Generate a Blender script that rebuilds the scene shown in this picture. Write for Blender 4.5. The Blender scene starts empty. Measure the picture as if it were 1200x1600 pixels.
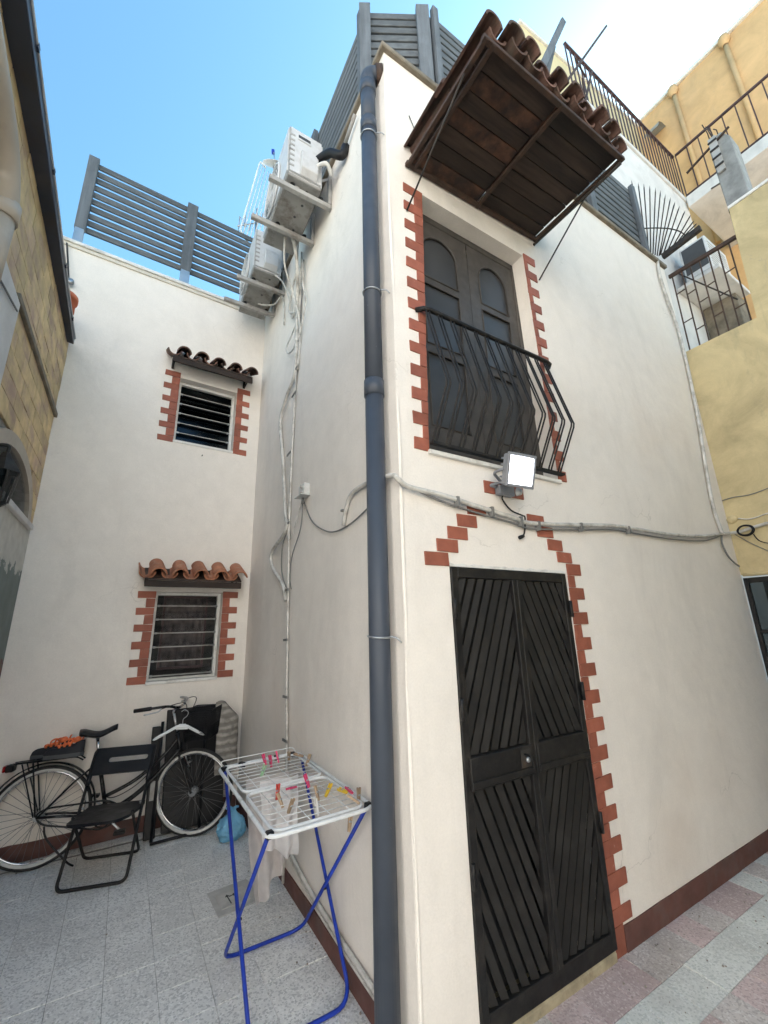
import bpy, bmesh, math, random
from mathutils import Vector, Matrix, Euler, noise
from mathutils.geometry import tessellate_polygon
random.seed(7)
sc = bpy.context.scene
C = sc.collection
rad = math.radians

# ------------------------------------------------------------------ camera
cam_d = bpy.data.cameras.new('camera'); cam = bpy.data.objects.new('camera', cam_d); C.objects.link(cam)
YAW, PITCH, ROLL = rad(31.226), rad(15.381), rad(-1.495)
fw = Vector((math.sin(YAW)*math.cos(PITCH), math.cos(YAW)*math.cos(PITCH), math.sin(PITCH)))
r0 = Vector((math.cos(YAW), -math.sin(YAW), 0)); u0 = r0.cross(fw)
rt = math.cos(ROLL)*r0 + math.sin(ROLL)*u0; up = -math.sin(ROLL)*r0 + math.cos(ROLL)*u0
mw = Matrix((rt, up, -fw)).transposed().to_4x4(); mw.translation = Vector((-1.150, -1.730, 1.70))
cam.matrix_world = mw
cam_d.sensor_fit = 'VERTICAL'; cam_d.sensor_height = 24.0; cam_d.lens = 24.0*651.9/1600
cam_d.clip_start = 0.02; cam_d.clip_end = 2000
sc.camera = cam
sc.render.resolution_x, sc.render.resolution_y = 768, 1024
sc.cycles.max_bounces = 8; sc.cycles.diffuse_bounces = 4; sc.cycles.glossy_bounces = 2; sc.cycles.transmission_bounces = 4; sc.cycles.transparent_max_bounces = 8
sc.cycles.caustics_reflective = False; sc.cycles.caustics_refractive = False

# ------------------------------------------------------------------ sky, sun, exposure
SUN_AZ, SUN_EL = rad(78), rad(41)          # azimuth from +Y towards +X
w = bpy.data.worlds.new('World'); sc.world = w; w.use_nodes = True
nt = w.node_tree; nt.nodes.clear()
sky = nt.nodes.new('ShaderNodeTexSky'); sky.sky_type = 'NISHITA'; sky.sun_disc = False
sky.sun_elevation = SUN_EL; sky.sun_rotation = SUN_AZ
sky.altitude = 20; sky.air_density = 1.3; sky.dust_density = 0.9; sky.ozone_density = 3.0
bg = nt.nodes.new('ShaderNodeBackground'); bg.inputs['Strength'].default_value = 0.05
wo = nt.nodes.new('ShaderNodeOutputWorld')
tint = nt.nodes.new('ShaderNodeVectorMath'); tint.operation = 'MULTIPLY'; tint.inputs[1].default_value = (.74, 1.03, 1.0)
nt.links.new(sky.outputs[0], tint.inputs[0]); nt.links.new(tint.outputs[0], bg.inputs['Color']); nt.links.new(bg.outputs[0], wo.inputs['Surface'])
sl = bpy.data.lights.new('sun', 'SUN'); sl.energy = 5.0; sl.angle = rad(0.53); sl.color = (1.0, 0.945, 0.865)
so = bpy.data.objects.new('sun', sl); C.objects.link(so)
sdir = Vector((math.sin(SUN_AZ)*math.cos(SUN_EL), math.cos(SUN_AZ)*math.cos(SUN_EL), math.sin(SUN_EL)))
so.rotation_euler = sdir.to_track_quat('Z', 'Y').to_euler(); so.location = (30, 20, 40)
sc.view_settings.view_transform = 'Standard'; sc.view_settings.look = 'None'
sc.view_settings.gamma = 1.0; sc.view_settings.exposure = 2.78
sc.view_settings.use_curve_mapping = False

# ------------------------------------------------------------------ materials
class NT:
    def __init__(s, name):
        m = bpy.data.materials.new(name); m.use_nodes = True; s.m = m; s.t = m.node_tree
        s.b = s.t.nodes['Principled BSDF']; s._pos = None
    def n(s, typ, **kw):
        nd = s.t.nodes.new(typ)
        for k, v in kw.items():
            setattr(nd, k, v)
        return nd
    def l(s, a, b): s.t.links.new(a, b)
    def pos(s, scale=None):
        if s._pos is None: s._pos = s.n('ShaderNodeNewGeometry').outputs['Position']
        if scale is None: return s._pos
        v = s.n('ShaderNodeVectorMath', operation='MULTIPLY'); s.l(s._pos, v.inputs[0]); v.inputs[1].default_value = scale
        return v.outputs[0]
    def noise(s, scale, detail=5, rough=.55, vec=None, dist=0):
        nd = s.n('ShaderNodeTexNoise'); nd.inputs['Scale'].default_value = scale; nd.inputs['Detail'].default_value = detail
        nd.inputs['Roughness'].default_value = rough; nd.inputs['Distortion'].default_value = dist
        s.l(vec or s.pos(), nd.inputs['Vector']); return nd.outputs['Fac']
    def rng(s, x, a, b, c, d, clamp=True):
        nd = s.n('ShaderNodeMapRange'); nd.clamp = clamp
        for i, v in enumerate((a, b, c, d)): nd.inputs[i+1].default_value = v
        s.l(x, nd.inputs[0]); return nd.outputs[0]
    def math(s, op, a, b):
        nd = s.n('ShaderNodeMath', operation=op)
        for i, v in enumerate((a, b)):
            if isinstance(v, (int, float)): nd.inputs[i].default_value = v
            else: s.l(v, nd.inputs[i])
        return nd.outputs[0]
    def mix(s, f, a, b):
        nd = s.n('ShaderNodeMix', data_type='RGBA')
        if isinstance(f, (int, float)): nd.inputs[0].default_value = f
        else: s.l(f, nd.inputs[0])
        for i, v in ((6, a), (7, b)):
            if isinstance(v, (tuple, list)): nd.inputs[i].default_value = (*v[:3], 1)
            else: s.l(v, nd.inputs[i])
        return nd.outputs[2]
    def scale(s, col, f):
        nd = s.n('ShaderNodeVectorMath', operation='SCALE')
        if isinstance(col, (tuple, list)): nd.inputs[0].default_value = col[:3]
        else: s.l(col, nd.inputs[0])
        s.l(f, nd.inputs['Scale']); return nd.outputs[0]
    def rand(s): return s.n('ShaderNodeObjectInfo').outputs['Random']
    def bump(s, h, strength, dist=.01):
        nd = s.n('ShaderNodeBump'); nd.inputs['Strength'].default_value = strength; nd.inputs['Distance'].default_value = dist
        s.l(h, nd.inputs['Height'])
        s.l(nd.outputs[0], s.b.inputs['Normal'])
    def out(s, col, rough=.6, metal=0):
        if isinstance(col, (tuple, list)): s.b.inputs['Base Color'].default_value = (*col[:3], 1)
        else: s.l(col, s.b.inputs['Base Color'])
        if isinstance(rough, (int, float)): s.b.inputs['Roughness'].default_value = rough
        else: s.l(rough, s.b.inputs['Roughness'])
        s.b.inputs['Metallic'].default_value = metal
        return s.m

def mk(name, col, rough=.6, metal=0, var=.12, scale=5, rnd=0, bump=0, bscale=60, dirt=None, amt=.5, dscale=3, thr=(.5, .7), bdist=.004):
    s = NT(name)
    f = s.rng(s.noise(scale, 4), .3, .7, 1-var, 1+var)
    if rnd: f = s.math('MULTIPLY', f, s.rng(s.rand(), 0, 1, 1-rnd, 1+rnd))
    c = s.scale(col, f)
    if dirt:
        d = s.rng(s.noise(dscale, 6, .65), thr[0], thr[1], 0, amt); c = s.mix(d, c, dirt)
    if bump: s.bump(s.noise(bscale, 3, .6), bump, bdist)
    if rough < .56 and metal < .3: s.b.inputs['Specular IOR Level'].default_value = .32
    rr = s.rng(s.noise(scale*2.3, 2), .3, .7, max(.05, rough-.08), min(1, rough+.08))
    return s.out(c, rr, metal)

def mk_plaster(name, col, stain=(.40, .38, .34), warm=(.60, .46, .30), amt=.45, mott=1.0):
    s = NT(name)
    big = s.rng(s.noise(.7, 5, .55), .3, .7, .955, 1.035)
    mid = s.rng(s.noise(7, 6, .6), .3, .7, .965, 1.03)
    fine = s.rng(s.noise(90, 3, .6), .3, .7, .965, 1.03)
    f = s.math('MULTIPLY', s.math('MULTIPLY', big, mid), fine)
    if mott > 1: f = s.math('MULTIPLY', f, s.rng(s.noise(2.1, 6, .65, None, .8), .30, .70, 1-.16*mott/2, 1+.12*mott/2))
    c = s.scale(col, f)
    st = s.rng(s.noise(1.6, 6, .68, s.pos((1.0, 1.0, .38)), .6), .53, .78, 0, amt); c = s.mix(st, c, stain)
    drip = s.rng(s.noise(5.0, 6, .6, s.pos((1.6, 1.6, .12))), .60, .80, 0, amt*.55); c = s.mix(drip, c, stain)
    wm = s.rng(s.noise(.8, 4, .5), .57, .75, 0, .22); c = s.mix(wm, c, warm)
    chip = s.rng(s.noise(26, 4, .7), .735, .76, 0, .55); c = s.mix(chip, c, (.36, .34, .31))
    wv = s.n('ShaderNodeVectorMath', operation='ADD'); nz = s.n('ShaderNodeTexNoise'); nz.inputs['Scale'].default_value = 2.2; nz.inputs['Detail'].default_value = 6
    s.l(s.pos(), nz.inputs['Vector']); s.l(s.pos(), wv.inputs[0]); s.l(nz.outputs['Color'], wv.inputs[1])
    vo = s.n('ShaderNodeTexVoronoi', feature='DISTANCE_TO_EDGE'); vo.inputs['Scale'].default_value = .75; s.l(wv.outputs[0], vo.inputs['Vector'])
    ck = s.math('MULTIPLY', s.rng(vo.outputs['Distance'], .0012, .0040, 1, 0), s.rng(s.noise(1.1, 3), .56, .66, 0, .30)); c = s.mix(ck, c, (.30, .27, .23))
    h = s.math('ADD', s.math('MULTIPLY', s.noise(2.6, 2, .5), 7.0), s.math('MULTIPLY', s.noise(18, 6, .62), 1.5))
    s.bump(h, .55, .0035)
    return s.out(c, .86)

def mk_terrazzo(name, base, chipA, chipB, var=.10, cs=85, stain=(.17, .17, .16), sam=.45):
    s = NT(name)
    v = s.n('ShaderNodeTexVoronoi'); v.inputs['Scale'].default_value = cs; s.l(s.pos(), v.inputs['Vector'])
    sep = s.n('ShaderNodeSeparateColor'); s.l(v.outputs['Color'], sep.inputs[0])
    r = s.rng(s.rand(), 0, 1, 1-var, 1+var)
    c = s.scale(base, s.math('MULTIPLY', r, s.rng(s.noise(4, 6), .3, .7, .9, 1.1)))
    c = s.mix(s.rng(sep.outputs[0], .62, .80, 0, .75), c, chipA)
    c = s.mix(s.rng(sep.outputs[1], .78, .92, 0, .75), c, chipB)
    c = s.mix(s.rng(s.noise(300, 2), .45, .7, 0, .25), c, chipB)
    c = s.mix(s.rng(s.noise(2.3, 9, .68), .50, .72, 0, sam), c, stain)
    c = s.mix(s.rng(s.noise(9, 8, .7), .62, .72, 0, .35), c, stain)
    s.bump(s.math('ADD', s.noise(60, 5), s.math('MULTIPLY', sep.outputs[0], .3)), .25, .002)
    return s.out(c, s.rng(s.noise(6, 5), .3, .7, .45, .75))

def mk_glass(name, tint=(.55, .6, .62), gloss=.12):
    s = NT(name); s.t.nodes.remove(s.b)
    o = s.t.nodes['Material Output']
    tr = s.n('ShaderNodeBsdfTransparent'); tr.inputs[0].default_value = (*tint, 1)
    gl = s.n('ShaderNodeBsdfGlossy'); gl.inputs['Roughness'].default_value = .14; gl.inputs[0].default_value = (.9, .95, 1, 1)
    lw = s.n('ShaderNodeLayerWeight'); lw.inputs[0].default_value = .5
    f = s.math('ADD', s.math('MULTIPLY', s.math('POWER', lw.outputs['Facing'], 4.0), .8), .03+gloss*.5)
    mx = s.n('ShaderNodeMixShader'); s.l(f, mx.inputs[0]); s.l(tr.outputs[0], mx.inputs[1]); s.l(gl.outputs[0], mx.inputs[2])
    s.l(mx.outputs[0], o.inputs['Surface']); return s.m

def mk_emit(name, col, st):
    s = NT(name); s.b.inputs['Emission Color'].default_value = (*col, 1); s.b.inputs['Emission Strength'].default_value = st
    return s.out((.8, .8, .8), .4)

def mk_wood(name, col, axis, var=.3, rough=.8, rnd=.15, dirt=(.065, .07, .072)):
    s = NT(name)
    st = [22, 22, 22]; st[axis] = 1.6
    g = s.noise(1.0, 7, .65, s.pos(tuple(st)), .4)
    c = s.scale(col, s.math('MULTIPLY', s.rng(g, .3, .7, 1-var, 1+var), s.rng(s.rand(), 0, 1, 1-rnd, 1+rnd)))
    c = s.mix(s.rng(s.noise(3, 7, .65), .5, .72, 0, .5), c, dirt)
    s.bump(g, .4, .003)
    return s.out(c, rough)

def mk_translucent(name, col, tr=.5, alpha=.9):
    s = NT(name)
    c = s.scale(col, s.rng(s.noise(14, 5), .3, .7, .85, 1.1))
    s.l(c, s.b.inputs['Base Color']); s.b.inputs['Roughness'].default_value = .45
    t = s.n('ShaderNodeBsdfTranslucent'); s.l(c, t.inputs[0])
    o = s.t.nodes['Material Output']
    mx = s.n('ShaderNodeMixShader'); mx.inputs[0].default_value = tr
    s.l(s.b.outputs[0], mx.inputs[1]); s.l(t.outputs[0], mx.inputs[2])
    tp = s.n('ShaderNodeBsdfTransparent'); m2 = s.n('ShaderNodeMixShader'); m2.inputs[0].default_value = alpha
    s.l(tp.outputs[0], m2.inputs[1]); s.l(mx.outputs[0], m2.inputs[2]); s.l(m2.outputs[0], o.inputs['Surface'])
    return s.m

def mk_peel(name):
    s = NT(name)
    sep = s.n('ShaderNodeSeparateXYZ'); s.l(s.pos(), sep.inputs[0])
    z = s.math('ADD', sep.outputs[2], s.math('MULTIPLY', s.math('SUBTRACT', s.noise(9, 9, .7), .5), .55))
    grey = s.scale((.17, .20, .19), s.rng(s.noise(6, 6), .3, .7, .85, 1.15))
    white = s.scale((.55, .54, .50), s.rng(s.noise(10, 6), .3, .7, .85, 1.1))
    c = s.mix(s.rng(z, 2.22, 2.25, 0, 1), grey, white)
    c = s.mix(s.rng(s.noise(40, 8, .7), .70, .72, 0, 1), c, (.6, .6, .56))
    c = s.mix(s.rng(z, 1.50, 1.46, 0, 1), c, (.16, .06, .05))
    s.bump(s.noise(18, 6), .5, .004)
    return s.out(c, .85)

def mk_clad(name):
    s = NT(name)
    yel = s.scale((.64, .49, .27), s.rng(s.noise(9, 6), .3, .7, .8, 1.15))
    c = s.mix(s.rng(s.noise(3.2, 6, .6, s.pos((1, 1, 2.2))), .46, .66, 0, .8), yel, (.42, .285, .23))
    c = s.scale(c, s.rng(s.rand(), 0, 1, .82, 1.15))
    s.bump(s.noise(30, 6), .6, .005)
    return s.out(c, .8)

M = {}
M['plaster'] = mk_plaster('cream_plaster', (.81, .76, .70), (.46, .43, .39), (.62, .48, .36), .27)
M['plaster_wing'] = M['plaster']
M['reveal'] = mk('reveal_plaster', (.62, .58, .50), .85, var=.06, dirt=(.3, .28, .25), amt=.4, bump=.3, bscale=20)
M['brick'] = mk('red_paint', (.300, .094, .058), .66, var=.16, scale=11, rnd=.17, bump=.35, bscale=45, dirt=(.50, .38, .32), amt=.5, dscale=22, thr=(.66, .74))
M['skirt'] = mk('oxide_skirting', (.125, .054, .044), .7, var=.2, scale=7, bump=.35, bscale=35, dirt=(.12, .085, .075), amt=.7, dscale=5)
M['trim'] = mk('white_trim', (.72, .71, .68), .6, var=.06, dirt=(.35, .33, .3), amt=.6, dscale=9, bump=.15)
M['coping'] = mk('weathered_coping', (.20, .17, .13), .85, var=.3, scale=9, bump=.5, bscale=30, dirt=(.08, .075, .06), amt=.7)
M['iron'] = mk('black_iron', (.0105, .0100, .0102), .52, var=.3, scale=12, bump=.2, bscale=70, dirt=(.042, .037, .032), amt=.6, dscale=8)
M['iron_grey'] = mk('dark_grey_iron', (.035, .032, .030), .55, var=.25, bump=.25, dirt=(.09, .055, .035), amt=.5, dscale=14)
M['iron_slat'] = mk('black_door_slat', (.0155, .0145, .0138), .55, var=.2, scale=9, rnd=.25, bump=.15, bscale=25, dirt=(.038, .036, .034), amt=.5, dscale=6)
M['rust'] = mk('rusty_iron', (.050, .030, .022), .75, var=.35, scale=10, bump=.4, dirt=(.10, .045, .022), amt=.6, dscale=12)
M['pipe'] = mk('slate_pvc', (.056, .067, .088), .46, var=.06, scale=3, bump=.04, bscale=9, dirt=(.42, .43, .44), amt=.8, dscale=38, thr=(.715, .735))
M['steel'] = mk('galvanised_steel', (.42, .44, .46), .4, metal=.85, var=.15, bump=.1)
M['white_pl'] = mk('white_plastic', (.62, .62, .60), .45, var=.06, dirt=(.30, .29, .27), amt=.5, dscale=8)
M['conduit'] = mk('white_conduit', (.60, .585, .55), .55, var=.1, scale=9, dirt=(.26, .24, .21), amt=.7, dscale=11, thr=(.45, .65))
M['grey_cable'] = mk('grey_cable', (.17, .17, .165), .6, var=.1)
M['gap_shade'] = mk('slat_gap_shade', (.004, .004, .0045), .7)  # near-black puts the shade of the door slat gaps into the colour
M['black_pl'] = mk('black_plastic', (.0075, .0075, .009), .5, var=.2, bump=.08)
M['ac'] = mk('ac_white_metal', (.60, .605, .61), .42, var=.05, dirt=(.30, .28, .25), amt=.6, dscale=5, thr=(.5, .75))
M['ac_under'] = mk('ac_galvanised_base', (.30, .295, .28), .6, var=.15, dirt=(.10, .075, .055), amt=.75, dscale=9, bump=.2)
M['ac_dark'] = mk('ac_dark_slot', (.05, .052, .055), .6)
M['bracket'] = mk('bracket_enamel', (.38, .375, .36), .5, var=.1, dirt=(.16, .12, .09), amt=.6, dscale=8)
M['wood_x'] = mk_wood('grey_fence_wood_x', (.105, .115, .122), 0)
M['wood_y'] = mk_wood('grey_fence_wood_y', (.105, .115, .122), 1)
M['wood_z'] = mk_wood('grey_fence_wood_post', (.115, .128, .142), 2)
M['board'] = mk_wood('dark_brown_board', (.034, .022, .017), 0, var=.6, dirt=(.009, .008, .008), rnd=.4)  # very dark brown wood with grain and random darker patches
M['board_rust'] = mk('stained_board', (.085, .040, .025), .85, var=.5, scale=7, rnd=.3, bump=.4, dirt=(.012, .010, .010), amt=.85, dscale=5, thr=(.42, .6))
M['terra'] = mk('terracotta', (.42, .17, .09), .8, var=.2, scale=8, rnd=.18, bump=.4, bscale=40, dirt=(.45, .36, .30), amt=.6, dscale=14, thr=(.55, .7))
M['terra_old'] = mk('lichen_terracotta', (.125, .068, .052), .9, var=.4, scale=10, rnd=.35, bump=.6, bscale=40, dirt=(.075, .072, .055), amt=.75, dscale=9)
M['glass'] = mk_glass('window_glass', (.58, .61, .63), .03)
M['glass_clear'] = mk_glass('clear_cover_glass', (.95, .96, .97), .0)
M['glass_dim'] = mk_glass('tinted_glass', (.34, .36, .37), .01)
M['pane_screen'] = mk('screened_glass', (.052, .053, .056), .42, var=.25, scale=2.5)
M['leaf_frame'] = mk('dark_brown_joinery', (.066, .059, .054), .5, var=.2, scale=10, bump=.15)
M['screen'] = mk('dark_cloth', (.022, .024, .030), .9, var=.5, scale=6, bump=.5, bscale=9, bdist=.03)
M['curtain'] = mk('grey_lace_curtain', (.095, .080, .076), .9, var=.4, scale=12)
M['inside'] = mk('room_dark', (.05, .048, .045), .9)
M['terrazzo'] = mk_terrazzo('grey_terrazzo', (.72, .72, .705), (.40, .405, .41), (.90, .90, .89), .075, 120, (.53, .525, .51), .5)
M['mortar'] = mk('grout', (.24, .235, .225), .9, var=.2, scale=20, bump=.4)
M['pave_white'] = mk_terrazzo('pale_green_paver', (.68, .69, .65), (.48, .50, .47), (.82, .83, .80), .07, 120, (.40, .38, .35), .4)
M['pave_pink'] = mk_terrazzo('dusty_pink_paver', (.55, .43, .415), (.40, .30, .285), (.72, .63, .61), .10, 120, (.30, .24, .22), .45)
M['pave_grey'] = mk_terrazzo('mixed_grey_paver', (.55, .50, .47), (.37, .33, .31), (.74, .71, .68), .14, 120, (.29, .24, .20), .6)
M['ground'] = mk('pale_concrete', (.27, .26, .24), .9, var=.2, scale=2, bump=.3)
M['threshold'] = mk('worn_threshold', (.36, .31, .21), .8, var=.3, scale=12, dirt=(.16, .12, .08), amt=.8, dscale=9, bump=.4)
M['ochre'] = mk_plaster('ochre_plaster', (.56, .46, .26), (.25, .235, .165), (.58, .36, .16), 1.0, 3.0)
M['white_wall'] = mk_plaster('white_plaster', (.64, .625, .61), (.36, .36, .37), (.5, .42, .36), .7, 1.6)
M['orange'] = mk_plaster('apricot_plaster', (.62, .40, .20), (.52, .36, .22), (.68, .40, .22), .5, 1.8)
M['paleyel'] = mk_plaster('pale_yellow_plaster', (.66, .55, .32), (.5, .4, .25), (.62, .46, .25), .4)
M['concrete'] = mk('bare_concrete', (.27, .275, .265), .9, var=.2, scale=7, bump=.6, bscale=30, dirt=(.14, .14, .14), amt=.6, dscale=6)
M['rail_brown'] = mk('brown_rail_paint', (.075, .045, .045), .5, var=.2)
M['clad'] = mk_clad('stone_cladding')
M['peel'] = mk_peel('peeling_paint_wall')
M['fascia'] = mk('navy_flashing', (.042, .050, .075), .45, var=.2, scale=4, bump=.1, dirt=(.055, .045, .04), amt=.6)
M['pvc_beige'] = mk('beige_pvc', (.40, .35, .29), .5, var=.08, dirt=(.25, .2, .15), amt=.5)
M['tyre'] = mk('black_tyre', (.015, .015, .015), .75, var=.2, bump=.3, bscale=200)
M['sidewall'] = mk('cream_sidewall', (.55, .545, .52), .6, var=.12, dirt=(.3, .29, .27), amt=.5, dscale=10)
M['bike'] = mk('black_bike_paint', (.011, .011, .012), .3, var=.2)
M['chrome'] = mk('chrome', (.55, .56, .58), .25, metal=1, var=.1)
M['red'] = mk('red_reflector', (.28, .012, .015), .3)
M['shoe'] = mk('black_shoe_fabric', (.018, .018, .022), .8, var=.3, bump=.3, bscale=120)
M['orange_lace'] = mk('orange_fabric', (.85, .20, .07), .7, var=.2, scale=20)
M['shoe_sole'] = mk('grey_sole', (.07, .075, .08), .7)
M['seat_pl'] = mk('black_chair_plastic', (.008, .009, .012), .38, var=.15, dirt=(.03, .03, .032), amt=.5, bump=.08, bscale=100)
M['hanger'] = mk('white_hanger_plastic', (.74, .77, .78), .35, var=.03)
M['blue'] = mk('blue_enamel', (.014, .042, .34), .36, var=.2, scale=14, dirt=(.04, .05, .10), amt=.6, dscale=22, thr=(.55, .66))
M['white_en'] = mk('white_enamel', (.72, .74, .75), .32, var=.05, dirt=(.4, .4, .38), amt=.4, dscale=12)
M['bag'] = mk_translucent('blue_polythene', (.30, .66, .90), .45, .88)
M['cloth'] = mk_translucent('white_cotton', (.84, .82, .82), .45, .97)
M['sheer'] = mk_translucent('sheer_white_film', (.78, .73, .71), .5, .72)
M['peg_wood'] = mk('peg_wood', (.36, .26, .17), .75, var=.2, scale=30, rnd=.15)
M['peg_pink'] = mk('peg_pink', (.62, .06, .16), .4, rnd=.15)
M['peg_yellow'] = mk('peg_yellow', (.75, .50, .04), .4)
M['peg_red'] = mk('peg_red', (.55, .07, .05), .4)
M['peg_green'] = mk('peg_green', (.35, .60, .35), .4)
M['stone'] = mk('pale_stone_plate', (.50, .49, .46), .7, var=.15, scale=20, dirt=(.28, .27, .25), amt=.5, dscale=14)
M['grit'] = mk('grit', (.34, .30, .26), .9, var=.4, scale=40)
M['bed'] = mk('pale_mortar_bed', (.46, .455, .44), .9, var=.15, scale=12, bump=.4)
M['inkmark'] = mk('black_mark', (.03, .03, .03), .8)
M['terra_pot'] = mk('orange_clay', (.55, .15, .07), .75)
M['lamp'] = mk_emit('led_chip', (.93, .95, 1.0), 150.0)
M['lamp_soft'] = mk_emit('lit_diffuser', (.90, .93, 1.0), 4.0)
M['spoke'] = mk('dull_spoke_steel', (.16, .16, .16), .5, metal=.6)
M['reflector'] = mk('bright_reflector', (.80, .81, .83), .3, metal=.0, var=.03)
M['lamp_body'] = mk('lamp_grey', (.22, .23, .25), .4, var=.1)
def _mat():
    s = NT('striped_matting')
    sep = s.n('ShaderNodeSeparateXYZ'); s.l(s.pos(), sep.inputs[0])
    wv = s.math('ADD', s.math('MULTIPLY', sep.outputs[2], 34), s.math('MULTIPLY', s.noise(7, 4), 2.2))
    fr = s.math('SINE', s.math('MULTIPLY', wv, 6.283/2.2), 0)
    c = s.mix(s.rng(fr, -.5, .7, 0, 1), (.20, .185, .165), (.34, .32, .29))
    c = s.mix(s.rng(s.noise(20, 6), .5, .7, 0, .6), c, (.13, .12, .105))
    s.bump(s.math('ADD', fr, s.noise(90, 3)), .5, .006)
    return s.out(c, .9)
M['matting'] = _mat()

# ------------------------------------------------------------------ mesh helpers
def smooth_path(pts, k=6, closed=False):
    P = [Vector(p) for p in pts]; n = len(P); out = []
    rngn = n if closed else n-1
    for i in range(rngn):
        g = (lambda j: P[j % n]) if closed else (lambda j: P[min(max(j, 0), n-1)])
        a, b, c, d = g(i-1), g(i), g(i+1), g(i+2)
        for q in range(k):
            t = q/k
            out.append(.5*((2*b)+(-a+c)*t+(2*a-5*b+4*c-d)*t*t+(-a+3*b-3*c+d)*t**3))
    if not closed: out.append(P[-1])
    return out
def fillet(pts, r, k=5, closed=False):
    P = [Vector(p) for p in pts]; n = len(P); out = []
    for i in range(n):
        if not closed and i in (0, n-1): out.append(P[i]); continue
        a, b, c = P[i-1], P[i], P[(i+1) % n]
        d1 = min(r, (a-b).length*.49); d2 = min(r, (c-b).length*.49)
        p, q = b+(a-b).normalized()*d1, b+(c-b).normalized()*d2
        for j in range(k+1):
            t = j/k; out.append((1-t)**2*p+2*t*(1-t)*b+t*t*q)
    return out

class MB:
    def __init__(s): s.v = []; s.f = []; s.sm = []
    def add(s, vs, fs, sm=False):
        o = len(s.v); s.v += [Vector(p) for p in vs]; s.f += [[i+o for i in q] for q in fs]; s.sm += [sm]*len(fs); return s
    def box(s, a, b):
        x0, y0, z0 = [min(p, q) for p, q in zip(a, b)]; x1, y1, z1 = [max(p, q) for p, q in zip(a, b)]
        return s.add([(x0,y0,z0),(x1,y0,z0),(x1,y1,z0),(x0,y1,z0),(x0,y0,z1),(x1,y0,z1),(x1,y1,z1),(x0,y1,z1)],
                     [(0,3,2,1),(4,5,6,7),(0,1,5,4),(1,2,6,5),(2,3,7,6),(3,0,4,7)])
    def bar(s, a, b, w, h, upv=(0,0,1)):
        a, b = Vector(a), Vector(b); d = (b-a).normalized(); upv = Vector(upv)
        x = d.cross(upv)
        if x.length < 1e-4: x = d.cross(Vector((0,1,0)))
        x.normalize(); y = x.cross(d).normalized()
        vs = [p+x*i*w/2+y*j*h/2 for p in (a, b) for i, j in ((-1,-1),(1,-1),(1,1),(-1,1))]
        return s.add(vs, [(3,2,1,0),(4,5,6,7),(0,1,5,4),(1,2,6,5),(2,3,7,6),(3,0,4,7)])
    def prism(s, poly, vec):
        n = len(poly); vec = Vector(vec); P = [Vector(p) for p in poly]
        nrm = Vector((0,0,0))
        for i in range(n): nrm += P[i].cross(P[(i+1) % n])
        if nrm.dot(vec) > 0: P = P[::-1]
        return s.add(P+[p+vec for p in P], [list(range(n)), list(range(2*n-1, n-1, -1))]+[(i, i+n, (i+1) % n+n, (i+1) % n) for i in range(n)])
    def tube(s, pts, r, n=8, closed=False, caps=True, sm=True):
        P = [Vector(p) for p in pts]; m = len(P)
        if m < 2: return s
        vs = []; prev = None
        for i, p in enumerate(P):
            if closed: t = (P[(i+1) % m]-P[i-1])
            else: t = P[min(i+1, m-1)]-P[max(i-1, 0)]
            if t.length < 1e-9: t = Vector((0,0,1))
            t.normalize()
            if prev is None:
                a = Vector((0,0,1)) if abs(t.z) < .9 else Vector((1,0,0)); x = t.cross(a).normalized()
            else:
                x = prev-t*prev.dot(t)
                x = x.normalized() if x.length > 1e-6 else t.orthogonal().normalized()
            prev = x; y = t.cross(x); rr = r[i] if isinstance(r, (list, tuple)) else r
            vs += [p+(x*math.cos(2*math.pi*k/n)+y*math.sin(2*math.pi*k/n))*rr for k in range(n)]
        fs = []
        for i in range(m if closed else m-1):
            for k in range(n):
                a, b = i*n+k, i*n+(k+1) % n; j = (i+1) % m
                fs.append((a, b, j*n+(k+1) % n, j*n+k))
        s.add(vs, fs, sm)
        if caps and not closed:
            o = len(s.v)-m*n
            s.f += [[o+k for k in range(n)][::-1], [o+(m-1)*n+k for k in range(n)]]; s.sm += [False, False]
        return s
    def cyl(s, a, b, r, n=10, r2=None): return s.tube([a, b], r if r2 is None else [r, r2], n)
    def lathe(s, prof, o=(0,0,0), ax=(0,0,1), n=20, sm=True):
        o, ax = Vector(o), Vector(ax).normalized(); x = ax.orthogonal().normalized(); y = ax.cross(x)
        vs = [o+ax*h+(x*math.cos(2*math.pi*k/n)+y*math.sin(2*math.pi*k/n))*r for r, h in prof for k in range(n)]
        fs = [(i*n+k, i*n+(k+1) % n, (i+1)*n+(k+1) % n, (i+1)*n+k) for i in range(len(prof)-1) for k in range(n)]
        return s.add(vs, fs, sm)
    def grid(s, fn, nu, nv, sm=True):
        vs = [fn(i/nu, j/nv) for i in range(nu+1) for j in range(nv+1)]
        return s.add(vs, [(i*(nv+1)+j, (i+1)*(nv+1)+j, (i+1)*(nv+1)+j+1, i*(nv+1)+j+1) for i in range(nu) for j in range(nv)], sm)
    def xf(s, m): s.v = [m @ p for p in s.v]; return s
    def mesh(s, name, mat, bevel=0, seg=1, weld=False):
        me = bpy.data.meshes.new(name); me.from_pydata([tuple(p) for p in s.v], [], s.f)
        me.polygons.foreach_set('use_smooth', s.sm); me.materials.append(mat)
        if bevel or weld:
            bm = bmesh.new(); bm.from_mesh(me)
            if weld: bmesh.ops.remove_doubles(bm, verts=bm.verts, dist=1e-5)
            if bevel:
                bmesh.ops.recalc_face_normals(bm, faces=bm.faces)
                bmesh.ops.bevel(bm, geom=list(bm.edges), offset=bevel, segments=seg, affect='EDGES', clamp_overlap=True)
            bm.to_mesh(me); bm.free()
        me.update(); return me
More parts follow.
